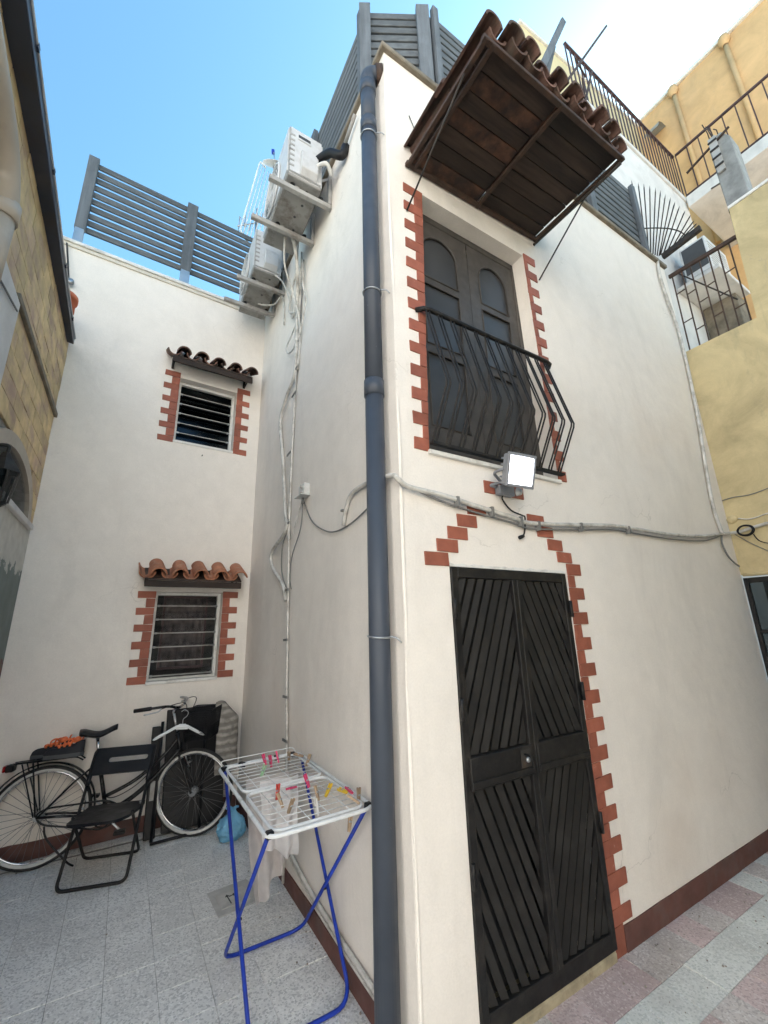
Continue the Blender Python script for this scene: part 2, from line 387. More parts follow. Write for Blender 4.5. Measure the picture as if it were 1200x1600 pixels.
    def build(s, name, mat, parent=None, bevel=0, seg=1, weld=False):
        if isinstance(mat, str): mat = M[mat]
        return link(name, s.mesh(name, mat, bevel, seg, weld), parent)

def link(name, me, parent=None, mw=None):
    o = bpy.data.objects.new(name, me); C.objects.link(o)
    if mw is not None: o.matrix_basis = mw
    if parent is not None:
        o.parent = parent
        if parent.type == 'EMPTY' and not parent.get('_local'): o.matrix_parent_inverse = parent.matrix_basis.inverted()
    return o
def thing(name, label, cat, loc=(0,0,0), group=None, kind=None):
    o = bpy.data.objects.new(name, None); C.objects.link(o); o.location = loc; o.empty_display_size = .1
    o.matrix_basis = Matrix.Translation(loc)
    return tag(o, label, cat, group, kind)
def tag(o, label=None, cat=None, group=None, kind=None):
    if label: o['label'] = label
    if cat: o['category'] = cat
    if group: o['group'] = group
    if kind: o['kind'] = kind
    return o
def holed(outer, holes, mapf, depth_vec=None):
    """flat wall with openings: outer/holes are (a,b) lists, mapf maps to 3D; the reveals run along depth_vec"""
    mb = MB(); polys = [outer]+holes
    flat = [[Vector((a, b, 0)) for a, b in p] for p in polys]
    tris = tessellate_polygon(flat); vs = [mapf(a, b) for p in polys for a, b in p]
    mb.add(vs, [tuple(t) for t in tris])
    if depth_vec is not None:
        for h in holes:
            n = len(h); d = Vector(depth_vec); P = [Vector(mapf(a, b)) for a, b in h]
            mb.add(P+[p+d for p in P], [(i, (i+1) % n, (i+1) % n+n, i+n) for i in range(n)])
    return mb

# back wing frame: u runs along the wall from the inner corner (u<0 to the left), o is the distance out of the wall
D1 = rad(2.583); B0 = Vector((0, 3.148, 0)); BU = Vector((math.cos(D1), math.sin(D1), 0)); BN = Vector((math.sin(D1), -math.cos(D1), 0))
def bk(u, z, o=0): return B0+BU*u+BN*o+Vector((0, 0, z))
FR = lambda x, z, o=0: Vector((x, -o, z))
lerp = lambda a, b, t: a+(b-a)*t

# ------------------------------------------------------------------ ground and floors
g = MB().add([(-400,-400,-.06),(400,-400,-.06),(400,400,-.06),(-400,400,-.06)], [(0,1,2,3)]).build('ground', 'ground'); tag(g, kind='structure')
fl = MB().box((-2.05,-2.6,-.05), (0.0,3.2,-.006)).build('courtyard_floor', 'mortar'); tag(fl, kind='structure')
pv = MB().box((0.0,-2.6,-.05), (3.97,0.0,-.006)).build('paved_path', 'mortar'); tag(pv, kind='structure')
def tile_mesh(w, d, mat, nm, bev=.003):
    return MB().box((-w/2,-d/2,-.03), (w/2,d/2,0)).mesh(nm, M[mat], bev)
tm = tile_mesh(.2278, .2278, 'terrazzo', 'tile', .0012)
tp = .23
for i in range(9):
    for j in range(25):
        x = -1.96+tp*i; y = -2.48+tp*j
        cx = x+tp/2-.0; cy = y
        if cx+tp/2 > 0.002: continue
        if cy > 2.98: continue
        mw_ = Matrix.Translation((cx, cy, random.uniform(-.0010, .0006))) @ Euler((random.uniform(-.0015,.0015), random.uniform(-.0015,.0015), random.uniform(-.002,.002))).to_matrix().to_4x4()
        link('tile', tm, fl, mw_)
# narrow strips at the walls
ts = tile_mesh(.2278, .155, 'terrazzo', 'tile', .0012)
for i in range(8): link('tile', ts, fl, Matrix.Translation((-1.845+tp*i, 3.06-.02*(1-i/8), -.001)))
te = tile_mesh(.1165, .2278, 'terrazzo', 'tile', .0012)
for j in range(24): link('tile', te, fl, Matrix.Translation((-.0605, -2.48+tp*j, random.uniform(-.0015,.001))))
pm = {k: tile_mesh(.2032, .1972, k, 'tile', .0016) for k in ('pave_white', 'pave_pink', 'pave_grey')}
row0 = ['pave_grey','pave_grey','pave_grey','pave_pink','pave_pink','pave_pink','pave_grey','pave_grey','pave_pink','pave_grey','pave_pink','pave_pink','pave_white','pave_grey','pave_white','pave_pink','pave_white','pave_grey','pave_white','pave_white']
for i in range(19):
    for j in range(13):
        x = .049+.206*i+.103; y = -.1-.2*j
        if x > 3.95: continue
        if j == 0: k = row0[i]
        elif j == 1: k = 'pave_white'
        elif j in (2, 3, 4): k = 'pave_pink' if random.random() < .9 else 'pave_grey'
        elif j == 5: k = 'pave_white'
        else: k = random.choice(['pave_pink', 'pave_grey', 'pave_white'])
        link('tile', pm[k], pv, Matrix.Translation((x, y, random.uniform(-.002, .0015))) @ Euler((random.uniform(-.004,.004), random.uniform(-.004,.004), random.uniform(-.004,.004))).to_matrix().to_4x4())

# ------------------------------------------------------------------ the cream house
house = thing('house', 'cream plastered two-storey house with black iron door, brick-red quoins and balcony', 'house', (0,0,0))
H = 5.80
bal = [(.205,2.655),(1.331,2.655),(1.288,4.600),(.274,4.595)]
dor = [(.298,.002),(1.242,.002),(1.258,2.005),(.298,2.005)]
fw_ = holed([(0,0),(3.97,0),(3.97,H),(0,H)], [bal, dor], lambda a, b: (a, 0, b), (0,.22,0)).build('wall', 'plaster', house)
lw_ = MB().add([(0,0,0),(0,3.16,0),(0,3.16,H),(0,0,H)], [(0,1,2,3)]).build('wall', 'plaster', house)
uo = [(-.937,3.757),(-.296,3.757),(-.296,4.552),(-.937,4.552)]
lo = [(-.926,1.237),(-.281,1.237),(-.281,2.103),(-.926,2.103)]
bw_ = holed([(0,0),(-2.75,0),(-2.75,H),(0,H)], [uo, lo], lambda a, b: bk(a, b), -BN*.20).build('wall', 'plaster', house)
MB().add([(3.97,0,0),(3.97,6.2,0),(3.97,6.2,H),(3.97,0,H),(-2.75,6.2,0),(-2.75,6.2,H),(-2.75,3.024,0),(-2.75,3.024,H)],
         [(0,1,2,3),(1,4,5,2),(4,6,7,5)]).build('wall', 'plaster', house)
MB().box((-2.74,3.2,5.50),(3.96,6.19,5.62)).box((.01,.01,5.5),(3.96,3.199,5.62)).build('roof_deck', 'concrete', house)
# slightly uneven plaster arris at the street corner and at the inner corner
def bead(x, y, z0, z1, r, amp, par, mat='plaster'):
    pts = [(x+amp*noise.noise((z*1.3, 3.1, x)), y+amp*noise.noise((z*1.7, 9.2, y)), z) for z in [z0+(z1-z0)*i/60 for i in range(61)]]
    MB().tube(pts, r, 10).build('corner_arris', mat, par)
bead(.010, .010, 0, 5.78, .0125, .006, house)
# coping
MB().box((-.035,-.035,5.80),(3.98,.16,5.845)).build('coping', 'coping', house, .006)
MB().box((-.035,.162,5.80),(.15,3.10,5.845)).build('coping', 'coping', house, .006)
cp = MB(); cp.prism([bk(.02,5.80,.035),bk(-2.75,5.80,.035),bk(-2.75,5.80,-.15),bk(.02,5.80,-.15)], (0,0,.04)); cp.build('coping', 'trim', house, .005)
MB().prism([bk(-.02,5.755,.018),bk(-2.74,5.755,.018),bk(-2.74,5.755,-.0),bk(-.02,5.755,-.0)], (0,0,.043)).build('coping', 'reveal', house, .004)
# skirting bands of oxide paint
def skirt_f(x0, x1):
    n = max(2, int((x1-x0)/.12)); top = [(x, -.009, .115+.004*noise.noise((x*5, 1, 2))) for x in [lerp(x0, x1, i/n) for i in range(n+1)]]
    P = [(x0,-.009,-.02)]+[(x1,-.009,-.02)]+top[::-1]
    MB().prism(P, (0,.012,0)).build('skirting', 'skirt', house)
skirt_f(1.335, 3.965)
n = 26; P = [(-.010, .02, -.02), (-.010, 3.13, -.02)]+[(-.010, y, .10+.008*noise.noise((y*4, 5, 2))) for y in [lerp(3.13, .02, i/n) for i in range(n+1)]]
MB().prism(P, (.013,0,0)).build('skirting', 'skirt', house)
P = [bk(-1.98,-.02,.010), bk(-.012,-.02,.010)]+[bk(u, .125+.016*noise.noise((u*6, 5, 7)), .010) for u in [lerp(-.012, -1.98, i/24) for i in range(25)]]
MB().prism(P, -BN*.013).build('skirting', 'skirt', house)

def brick(par, pts, nrm, mat='brick', d=.007):
    """one painted quoin: pts are 4 wall points, set d proud of the wall"""
    nrm = Vector(nrm); c = sum((Vector(p) for p in pts), Vector())/4
    P = [c+(Vector(p)-c)*1.0+Vector((random.uniform(-.0022,.0022), 0, random.uniform(-.0018,.0018)))-nrm*.003 for p in pts]
    return MB().prism(P, nrm*(d+.003+random.uniform(-.0015,.002))).build('brick', mat, par, .0015)
FN = (0,-1,0)
def fquad(x0, x1, z0, z1): return [(x0,0,z0),(x1,0,z0),(x1,0,z1),(x0,0,z1)]
# balcony window strips
def strip(zb, zt, n, h, inner, longo, shorto, par, mapf, nrm):
    p = (zt-zb-h)/(n-1); J = .0012
    for k in range(n):
        z0 = zb+p*k; z1 = z0+h
        a0, a1 = inner(z0), inner(z1)
        brick(par, [mapf(a0,z0+J), mapf(longo(z0),z0+J), mapf(longo(z1),z1-J), mapf(a1,z1-J)], nrm)
        if k < n-1:
            z2 = z0+p
            brick(par, [mapf(inner(z1),z1+J), mapf(shorto(z1),z1+J), mapf(shorto(z2),z2-J), mapf(inner(z2),z2-J)], nrm)
L = lambda za, va, zb, vb: (lambda z: lerp(va, vb, (z-za)/(zb-za)))
mf = lambda a, z: Vector((a, 0, z))
strip(2.645, 4.602, 13, .077, L(2.65,.204,4.6,.273), L(2.65,.104,4.6,.114), L(2.7,.168,4.5,.200), fw_, mf, FN)
strip(2.655, 4.622, 13, .077, L(2.65,1.333,4.6,1.290), L(2.65,1.420,4.6,1.427), L(2.7,1.372,4.5,1.330), fw_, mf, FN)
# door surround: toothed strip right, stepped gable on both sides
ztops = [2.069-.1552*k for k in range(13)]
inn = L(0,1.2435,2.07,1.284)
for k, zt in enumerate(ztops):
    brick(fw_, [mf(inn(zt-.075),zt-.075), mf(1.424,zt-.075), mf(1.426,zt), mf(inn(zt),zt)], FN)
    zb = ztops[k+1]+.002 if k < 12 else .002
    if zb < zt-.08: brick(fw_, [mf(inn(zb),zb), mf(L(0,1.332,2,1.346)(zb),zb), mf(L(0,1.332,2,1.346)(zt-.077),zt-.077), mf(inn(zt-.077),zt-.077)], FN)
for x0, x1, z0, z1 in [(.136,.292,2.004,2.074),(.219,.367,2.080,2.150),(.298,.443,2.156,2.227),(.375,.520,2.234,2.304),(.455,.601,2.311,2.372),
                       (.958,1.113,2.312,2.372),(1.037,1.188,2.230,2.300),(1.124,1.268,2.150,2.222),(1.203,1.347,2.074,2.143)]:
    brick(fw_, [(x0,0,z0),(x1,0,z0),(x1,0,z1),(x0,0,z1)], FN)
brick(fw_, fquad(.607,.948,2.462,2.540), FN)
# wing window strips
mB = lambda a, z: bk(a, z)
for (zb, zt, i0, i1) in ((3.733,4.610,-.938,-.294), (1.231,2.103,-.927,-.279)):
    w_ = i0; e_ = i1
    strip(zb, zt, 6, .070, lambda z, w_=w_: w_, lambda z, w_=w_: w_-.158, lambda z, w_=w_: w_-.080, bw_, mB, BN)
    strip(zb+.004, zt+.012, 6, .070, lambda z, e_=e_: e_, lambda z, e_=e_: e_+.158, lambda z, e_=e_: e_+.074, bw_, mB, BN)

# ------------------------------------------------------------------ wing windows
def louvre_window(o4, lower):
    u0, z0 = o4[0]; u1, z1 = o4[2]; fwd = .045; t = .03
    wf = MB()
    for a, b, c, d in ((u0,u0+t,z0,z1),(u1-t,u1,z0,z1),(u0+t,u1-t,z0,z0+t),(u0+t,u1-t,z1-t,z1)):
        wf.prism([bk(a,c,-.10),bk(b,c,-.10),bk(b,d,-.10),bk(a,d,-.10)], -BN*fwd)
    win = wf.build('window', 'trim', house, .003)
    MB().prism([bk(u0-.004,z0-.018,.012),bk(u1+.004,z0-.018,.012),bk(u1+.004,z0-.018,-.099),bk(u0-.004,z0-.018,-.099)], (0,0,.030)).build('sill', 'trim', win, .004)
    n = 6; zz0, zz1 = z0+t, z1-t; p = (zz1-zz0)/n
    for k in range(n):
        c = zz0+p*(k+.5); hh = p*.5; th = rad(16 if not lower else 50)
        up_ = (Vector((0,0,1))*math.cos(th)-BN*math.sin(th)).normalized()
        A = bk(u0+t+.004, c, -.125); B = bk(u1-t-.004, c, -.125)
        MB().prism([A-up_*hh, B-up_*hh, B+up_*hh, A+up_*hh], -BN*.005).build('louvre', 'glass_clear' if lower else 'glass_dim', win)
        ro = -.122+hh*math.sin(th)
        MB().tube([bk(u0+t, c-hh*math.cos(th), ro), bk(u1-t, c-hh*math.cos(th), ro)], .0038 if not lower else .0068, 6).build('rail', 'trim' if not lower else 'bracket', win)
        for uu in (u0+t+.014, u1-t-.014):
            q = bk(uu, c-hh*math.cos(th), -.122+hh*math.sin(th)-.01); MB().box(q-Vector((.014,.012,.010)), q+Vector((.014,.012,.010))).build('clip', 'steel', win, .003)
    if lower:
        f = MB(); a0, a1, b0, b1 = u0+.10, u1-.11, z0+.10, z1-.03; q = .022
        for a, b, c, d in ((a0,a0+q,b0,b1),(a1-q,a1,b0,b1),(a0+q,a1-q,b0,b0+q),(a0+q,a1-q,b1-q,b1)):
            f.prism([bk(a,c,-.19),bk(b,c,-.19),bk(b,d,-.19),bk(a,d,-.19)], -BN*.02)
        f.build('casement', 'rail_brown', win)
        cu = MB(); cu.grid(lambda s, t_: bk(lerp(a0,a1,s), lerp(b0,b1,t_), -.225+.012*math.sin(s*40)), 40, 4); cu.build('curtain', 'curtain', win)
    else:
        cu = MB(); cu.grid(lambda s, t_: bk(lerp(u0-.02,u1+.02,s), lerp(z0-.02,z1+.02,t_), -.215+.03*noise.noise((s*3,t_*7,1))+.012*math.sin(t_*34+s*3)), 20, 40); cu.build('curtain', 'screen', win)
    return win
w_up = louvre_window(uo, False); w_lo = louvre_window(lo, True)
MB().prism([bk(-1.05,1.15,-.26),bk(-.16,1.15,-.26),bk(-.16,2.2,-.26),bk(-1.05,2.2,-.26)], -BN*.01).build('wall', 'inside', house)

# ------------------------------------------------------------------ barrel tiles
def barrel(L_, r0_, r1_, th, mat, nm='roof_tile', ang=165, flip=False, n=9):
    vs = []; a0 = rad(90-ang/2); a1 = rad(90+ang/2)
    for yy, r in ((0, r0_), (L_, r1_)):
        for rr in (r, r-th):
            for k in range(n+1):
                a = a0+(a1-a0)*k/n; z = rr*math.sin(a); x = rr*math.cos(a)
                vs.append((x, yy, (-z if flip else z)))
    m = n+1; fs = []
    for k in range(n):
        fs += [(k, k+1, 2*m+k+1, 2*m+k), (m+k+1, m+k, 3*m+k, 3*m+k+1), (k+1, k, m+k, m+k+1), (2*m+k, 2*m+k+1, 3*m+k+1, 3*m+k)]
    fs += [(0, 2*m, 3*m, m), (n, m+n, 3*m+n, 2*m+n)]
    mb = MB(); mb.add(vs, fs, False)
    return mb.mesh(nm, M[mat])
def small_canopy(uL, uR, zw, zf, out, mat, nt_):
    """row of barrel tiles on a board with two brackets; zw height at the wall, zf at the front"""
    bd = MB(); bd.prism([bk(uL+.03,zw-.012,.004),bk(uR-.03,zw-.012,.004),bk(uR-.03,zf-.012,out-.025),bk(uL+.03,zf-.012,out-.025)], (0,0,.018))
    cn = bd.build('canopy', 'board', house, .003)
    MB().prism([bk(uL+.03,zf-.075,out-.05),bk(uR-.03,zf-.075,out-.05),bk(uR-.03,zf-.013,out-.05),bk(uL+.03,zf-.013,out-.05)], BN*.024).build('front_board', 'board', cn, .003)
    for u in (uL+.055, uR-.075):
        b = MB(); b.bar(bk(u,zw-.165,.012), bk(u,zw-.013,.012), .025, .02, BN); b.bar(bk(u,zw-.160,.012), bk(u,zf-.016,out-.06), .018, .018); b.build('bracket', 'iron', cn, .002)
    slope = math.atan2(zw-zf, out); Ln = math.hypot(zw-zf, out)+.03
    pitch = (uR-uL)/nt_; r = pitch*.40
    cov = barrel(Ln, r, r*.86, .013, mat); pan = barrel(Ln, r*.98, r*.9, .013, mat, flip=True)
    rotw = Matrix((BU, -BN, Vector((0,0,1)))).transposed().to_4x4()
    for k in range(nt_):
        base = bk(uL+pitch*(k+.72), zf+.030, out+.012+random.uniform(-.008,.008))
        mw_ = Matrix.Translation(base) @ rotw @ Euler((slope, random.uniform(-.05,.05), random.uniform(-.03,.03))).to_matrix().to_4x4()
        link('roof_tile', cov, cn, mw_)
        base = bk(uL+pitch*(k+.22), zf+.066, out+.004+random.uniform(-.008,.008))
        mw_ = Matrix.Translation(base) @ rotw @ Euler((slope, random.uniform(-.04,.04), random.uniform(-.03,.03))).to_matrix().to_4x4()
        link('roof_tile', pan, cn, mw_)
    return cn
small_canopy(-1.085, -.145, 4.80, 4.675, .26, 'terra_old', 5)
small_canopy(-1.085, -.120, 2.33, 2.205, .25, 'terra', 5)

# ------------------------------------------------------------------ balcony window
bf = MB()
def fr(x0, x1, z0, z1, y0, y1, mb): mb.box((x0,y0,z0),(x1,y1,z1))
yb0, yb1 = .112, .160
for q in ((.20,.285,2.66,4.60),(1.265,1.335,2.66,4.60),(.285,1.265,4.545,4.60),(.285,1.265,2.66,2.70)): fr(*q, yb0, yb1, bf)
bwin = bf.build('balcony_window', 'leaf_frame', house, .004)
for x0, x1, p0, p1 in ((.287,.770,.338,.655),(.774,1.263,.880,1.175)):
    cx = (p0+p1)/2; hw = (p1-p0)/2
    arch = [(p0,4.045),(p1,4.045)]+[(cx+hw*math.cos(a), 4.285+.145*math.sin(a)) for a in [math.pi*i/12 for i in range(13)]]
    mid = [(p0,3.50),(p1,3.50),(p1,3.985),(p0,3.985)]
    lowp = [(p0,2.90),(p1,2.90),(p1,3.43),(p0,3.43)]
    lf = holed([(x0,2.702),(x1,2.702),(x1,4.543),(x0,4.543)], [arch, mid, lowp], lambda a, b: (a, .118, b), (0,.03,0)).build('door_leaf', 'leaf_frame', bwin)
    for pl in (arch, mid, lowp):
        MB().prism([(a, .132, b) for a, b in pl], (0,.004,0)).build('pane', 'pane_screen', bwin)
    for pl in (arch, mid, lowp):
        MB().tube([(a, .116, b) for a, b in pl], .007, 5, closed=True).build('glazing_bead', 'leaf_frame', bwin)
cu = MB(); cu.grid(lambda s, t: (lerp(.22,1.32,s), .24+.02*math.sin(s*45+t*3), lerp(2.66,4.55,t)), 60, 4); cu.build('curtain', 'curtain', bwin)
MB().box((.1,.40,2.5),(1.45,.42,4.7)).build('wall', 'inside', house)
MB().box((.196,-.022,2.630),(1.342,.20,2.656)).build('balcony_sill', 'trim', house, .003)

# balcony railing with a bellied profile, twin rods
ra = MB(); ra.tube([(.165,.0,3.585),(.20,-.035,3.585),(.24,-.045,3.585),(1.33,-.045,3.585),(1.38,-.035,3.585),(1.41,.0,3.585)], .016, 8)
rail = ra.build('balcony_railing', 'iron', house)
MB().bar((.20,-.035,2.688),(1.345,-.035,2.688), .034, .014).build('bottom_rail', 'iron', rail)
rods = MB(); 
prof = [(3.575,-.045),(3.545,-.050),(3.03,-.183),(3.005,-.190),(2.98,-.184),(2.715,-.042),(2.69,-.035)]
rod = MB().tube([Vector((0, y, z)) for z, y in prof], .0060, 6).mesh('bar', M['iron'])
for k in range(12):
    x = .222+.0985*k
    for dx in (-.0125, .0125): link('bar', rod, rail, Matrix.Translation((x+dx+random.uniform(-.003,.003), 0, 0)))

# ------------------------------------------------------------------ main canopy over the balcony
X0, X1, YF = .136, 1.483, -.775
zu = lambda x, y: 4.752+(x-X0)/(X1-X0)*.078+ y*.02
cm = MB()
for a, b in (((X0+.02,-.005),(X0+.02,YF)),((X1-.02,-.005),(X1-.02,YF)),((.80,-.005),(.80,YF)),((X0+.075,-.005),(X0+.075,YF))):
    cm.bar((a[0],a[1],zu(*a)+.012),(b[0],b[1],zu(*b)+.012), .028, .024)
for yy in (-.022, YF+.012): cm.bar((X0,yy,zu(X0,yy)+.016),(X1,yy,zu(X1,yy)+.016), .03, .028)
canopy = cm.build('canopy', 'rust', house, .003)
nb = 7
for half in ((X0+.035,.785),(.815,X1-.035)):
    for k in range(nb):
        y0 = YF+.03+(abs(YF)-.05)*k/nb; y1 = y0+(abs(YF)-.05)/nb-.006
        dz = random.uniform(0,.016)
        MB().prism([(half[0],y0,zu(half[0],y0)+.028+dz),(half[1],y0,zu(half[1],y0)+.028+dz*.6),(half[1],y1,zu(half[1],y1)+.028+dz*.4),(half[0],y1,zu(half[0],y1)+.028+dz)], (0,0,.022)).build('board', random.choice(['board','board','board_rust']), canopy, .002)
for xa, yb_ in ((.150,-.60),(1.470,-.50)):
    MB().cyl((xa-.015,-.004,4.36 if xa < 1 else 4.43),(xa,yb_,zu(xa,yb_)+.005), .0065, 6).build('stay_rod', 'iron_grey', canopy)
MB().cyl((1.452,-.005,4.795),(1.462,YF+.02,4.800), .012, 6).build('stay_rod', 'iron_grey', canopy)
NTI = 10
pit = (X1-X0+.06)/NTI; r = pit*.47
c1 = barrel(.46, r, r*.84, .014, 'terra_old'); c2 = barrel(.44, r, r*.88, .014, 'terra_old', flip=True)
sl_ = rad(7)
for row, (yy, dz) in enumerate(((YF-.040, .075), (YF+.33, .130))):
    for k in range(NTI):
        x = X0-.03+pit*(k+.5); z = zu(x,0)+dz
        link('roof_tile', c1, canopy, Matrix.Translation((x+random.uniform(-.008,.008), yy+random.uniform(-.035,.025), z+random.uniform(-.008,.012))) @ Euler((sl_, random.uniform(-.06,.06), random.uniform(-.04,.04))).to_matrix().to_4x4())
    for k in range(1, NTI):
        x = X0-.03+pit*k; z = zu(x,0)+dz+.028
        link('roof_tile', c2, canopy, Matrix.Translation((x, yy+.02+random.uniform(-.02,.02), z)) @ Euler((sl_, random.uniform(-.05,.05), random.uniform(-.03,.03))).to_matrix().to_4x4())

# ------------------------------------------------------------------ black iron door
dz0 = .045
df = MB()
for x0, x1, z0, z1 in ((.300,.345,dz0,2.0),(1.208,1.250,dz0,2.0),(.345,1.208,1.945,2.0),(.345,1.208,dz0,.125)): df.box((x0,-.012,z0),(x1,.035,z1))
for x0, x1, z0, z1 in ((.744,.778,.125,1.945),(.782,.816,.125,1.945)): df.box((x0,-.022,z0),(x1,.03,z1))
door = df.build('door', 'iron', house, .003)
tag(door, 'pair of black iron leaves with diagonal slats')
for x0, x1 in ((.348,.742),(.818,1.206)):
    MB().box((x0,.052,.125),(x1,.057,1.945)).build('backing_sheet', 'gap_shade', door)
    MB().box((x0-.02,-.026,.945),(x1+.015,.02,1.085)).build('lock_rail', 'iron', door, .003)
    MB().box((x0-.02,-.034,.955),(x1+.015,-.0265,.985)).build('rail_flange', 'iron', door, .002)
def clip_poly(P, ax_, lim, keep_less):
    out = []
    for i in range(len(P)):
        p, q = P[i], P[(i+1) % len(P)]; fp = (lim-p[ax_])*(1 if keep_less else -1); fq = (lim-q[ax_])*(1 if keep_less else -1)
        if fp >= 0: out.append(p)
        if (fp >= 0) != (fq >= 0): out.append(p.lerp(q, fp/(fp-fq)))
    return out
def slats(x0, x1, z0, z1, ang, n):
    d = Vector((math.cos(ang), 0, math.sin(ang))); nv = Vector((-d.z, 0, d.x))
    if nv.x < 0: nv = -nv
    cs = [nv.x*x+nv.z*z for x in (x0, x1) for z in (z0, z1)]; a, b = min(cs), max(cs); stp = (b-a)/n
    for k in range(n):
        c = a+stp*(k+.5); cc = nv*c; wv = stp*(.31+.03*math.sin(k*5.3))
        # each slat is a louvre: its one long edge sits proud, the other lies back on the sheet
        P = [cc-d*3-nv*wv+Vector((0,.009,0)), cc-d*3+nv*wv+Vector((0,-.001,0)), cc+d*3+nv*wv+Vector((0,-.001,0)), cc+d*3-nv*wv+Vector((0,.009,0))]
        for ax_, lim, less in ((0,x0,False),(0,x1,True),(2,z0,False),(2,z1,True)):
            if len(P) > 2: P = clip_poly(P, ax_, lim, less)
        if len(P) < 3: continue
        ar_ = sum((P[i].cross(P[(i+1) % len(P)]) for i in range(len(P))), Vector()).length/2
        if ar_ < .0015: continue
        MB().prism(P, (0,-.005,0)).build('slat', 'iron_slat', door)
ST = rad(68)
slats(.350,.742,1.09,1.942, ST, 11); slats(.818,1.206,1.09,1.942, math.pi-ST, 11)
slats(.350,.742,.13,.942, math.pi-ST, 11); slats(.818,1.206,.13,.942, ST, 11)
MB().box((.655,-.0375,.992),(.728,-.0345,1.075)).build('lock_plate', 'iron_grey', door, .002)
MB().lathe([(.0,-.010),(.011,-.010),(.013,-.004),(.013,.002)], (.700,-.0375,1.025), (0,1,0), 12).build('lock', 'steel', door)
MB().tube(smooth_path([(.680,-.040,1.052),(.680,-.070,1.052),(.690,-.075,1.040),(.700,-.075,1.005),(.700,-.068,.998)], 5), .006, 7).build('pull', 'iron', door)
for x in (.302, 1.247):
    for z in (.62, 1.30, 1.78): MB().cyl((x,-.020,z-.05),(x,-.020,z+.05), .011, 8).build('hinge', 'iron', door)
MB().box((.300,-.012,-.02),(1.242,.20,.040)).build('door_step', 'threshold', house, .008)
# rough plaster lip above the door
lip = MB(); P = [(x, -.006, 2.006+.012+.012*noise.noise((x*22, 4, 1))) for x in [lerp(.296,1.262,i/60) for i in range(61)]]
lip.prism([(.296,-.006,2.003),(1.262,-.006,2.003)]+P[::-1], (0,.01,0)); lip.build('plaster_lip', 'trim', house)
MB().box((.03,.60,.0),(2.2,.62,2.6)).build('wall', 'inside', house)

# ------------------------------------------------------------------ left neighbour with stone cladding
LY = -.35
lb = thing('neighbour_house', 'low house on the left clad in yellowish stone tiles under a navy eave', 'house', (-2.0,0,0))
XL = -1.99
ar = [(2.10+.66*math.cos(a), 2.66+.34*math.sin(a)) for a in [math.pi*i/16 for i in range(17)]]
clw = holed([(LY,2.60),(3.085,2.60),(3.085,4.60),(LY,4.60)], [ar], lambda a, b: (XL-.012, a, b), (-.25,0,0)).build('wall', 'mortar', lb)
MB().add([(XL,LY,-.05),(XL,3.085,-.05),(XL,3.085,2.64),(XL,LY,2.64)], [(0,1,2,3)]).build('wall', 'peel', lb)
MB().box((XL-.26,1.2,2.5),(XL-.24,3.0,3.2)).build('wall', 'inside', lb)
MB().add([(XL-.012,LY,0),(-6,LY,0),(-6,LY,4.6),(XL-.012,LY,4.6),(-6,3.02,0),(-6,3.02,4.6),(XL-.012,3.03,0),(XL-.012,3.03,4.6)], [(0,1,2,3),(1,4,5,2),(3,2,5,7)]).build('wall', 'ochre', lb)
MB().prism([(-6.0,LY-.01,-.05),(-6.0,-1.2,-.05),(-11.0,-1.2,-.05),(-11.0,-5.6,-.05),(-5.0,-5.6,-.05),(1.4,-12.0,-.05),(-12,-12.0,-.05),(-12,LY-.01,-.05)], (0,0,9.0)).build('added_light_block', 'white_wall', lb)  # unseen block added behind the camera to bounce sunlight into the courtyard
tr = MB()
oa = [(2.10+.78*math.cos(a), 2.655+.44*math.sin(a)) for a in [math.pi*i/16 for i in range(17)]]
for i in range(16):
    tr.add([(XL+.018,*ar[i]),(XL+.018,*ar[i+1]),(XL+.018,*oa[i+1]),(XL+.018,*oa[i])], [(0,1,2,3)])
    tr.add([(XL+.018,*oa[i]),(XL+.018,*oa[i+1]),(XL-.02,*oa[i+1]),(XL-.02,*oa[i])], [(0,1,2,3)])
    tr.add([(XL+.018,*ar[i+1]),(XL+.018,*ar[i]),(XL-.02,*ar[i]),(XL-.02,*ar[i+1])], [(0,1,2,3)])
tr.build('arch_trim', 'pvc_beige', lb)
MB().box((XL,1.30,2.600),(XL+.035,2.95,2.650)).build('arch_sill', 'white_wall', lb, .005)
tw, thh = .232, .139
for j in range(15):
    z = 2.655+thh*j
    zt = min(z+thh-.004, 4.598)
    if zt-z < .03: continue
    off = (j % 2)*tw/2
    for i in range(16):
        y0 = -.55+tw*i+off; y1 = min(y0+tw-.004, 3.085)
        if y1-y0 < .03: continue
        cy, cz = (y0+y1)/2, (z+zt)/2
        if ((cy-2.10)/.82)**2+((cz-2.655)/.47)**2 < 1: continue
        d = random.uniform(.0,.006)
        MB().box((XL-.014, y0, z), (XL+d, y1, zt)).build('tile', 'clad', clw, .003)
MB().box((XL,1.30,3.755),(XL+.028,3.08,3.800)).build('string_course', 'coping', lb, .004)
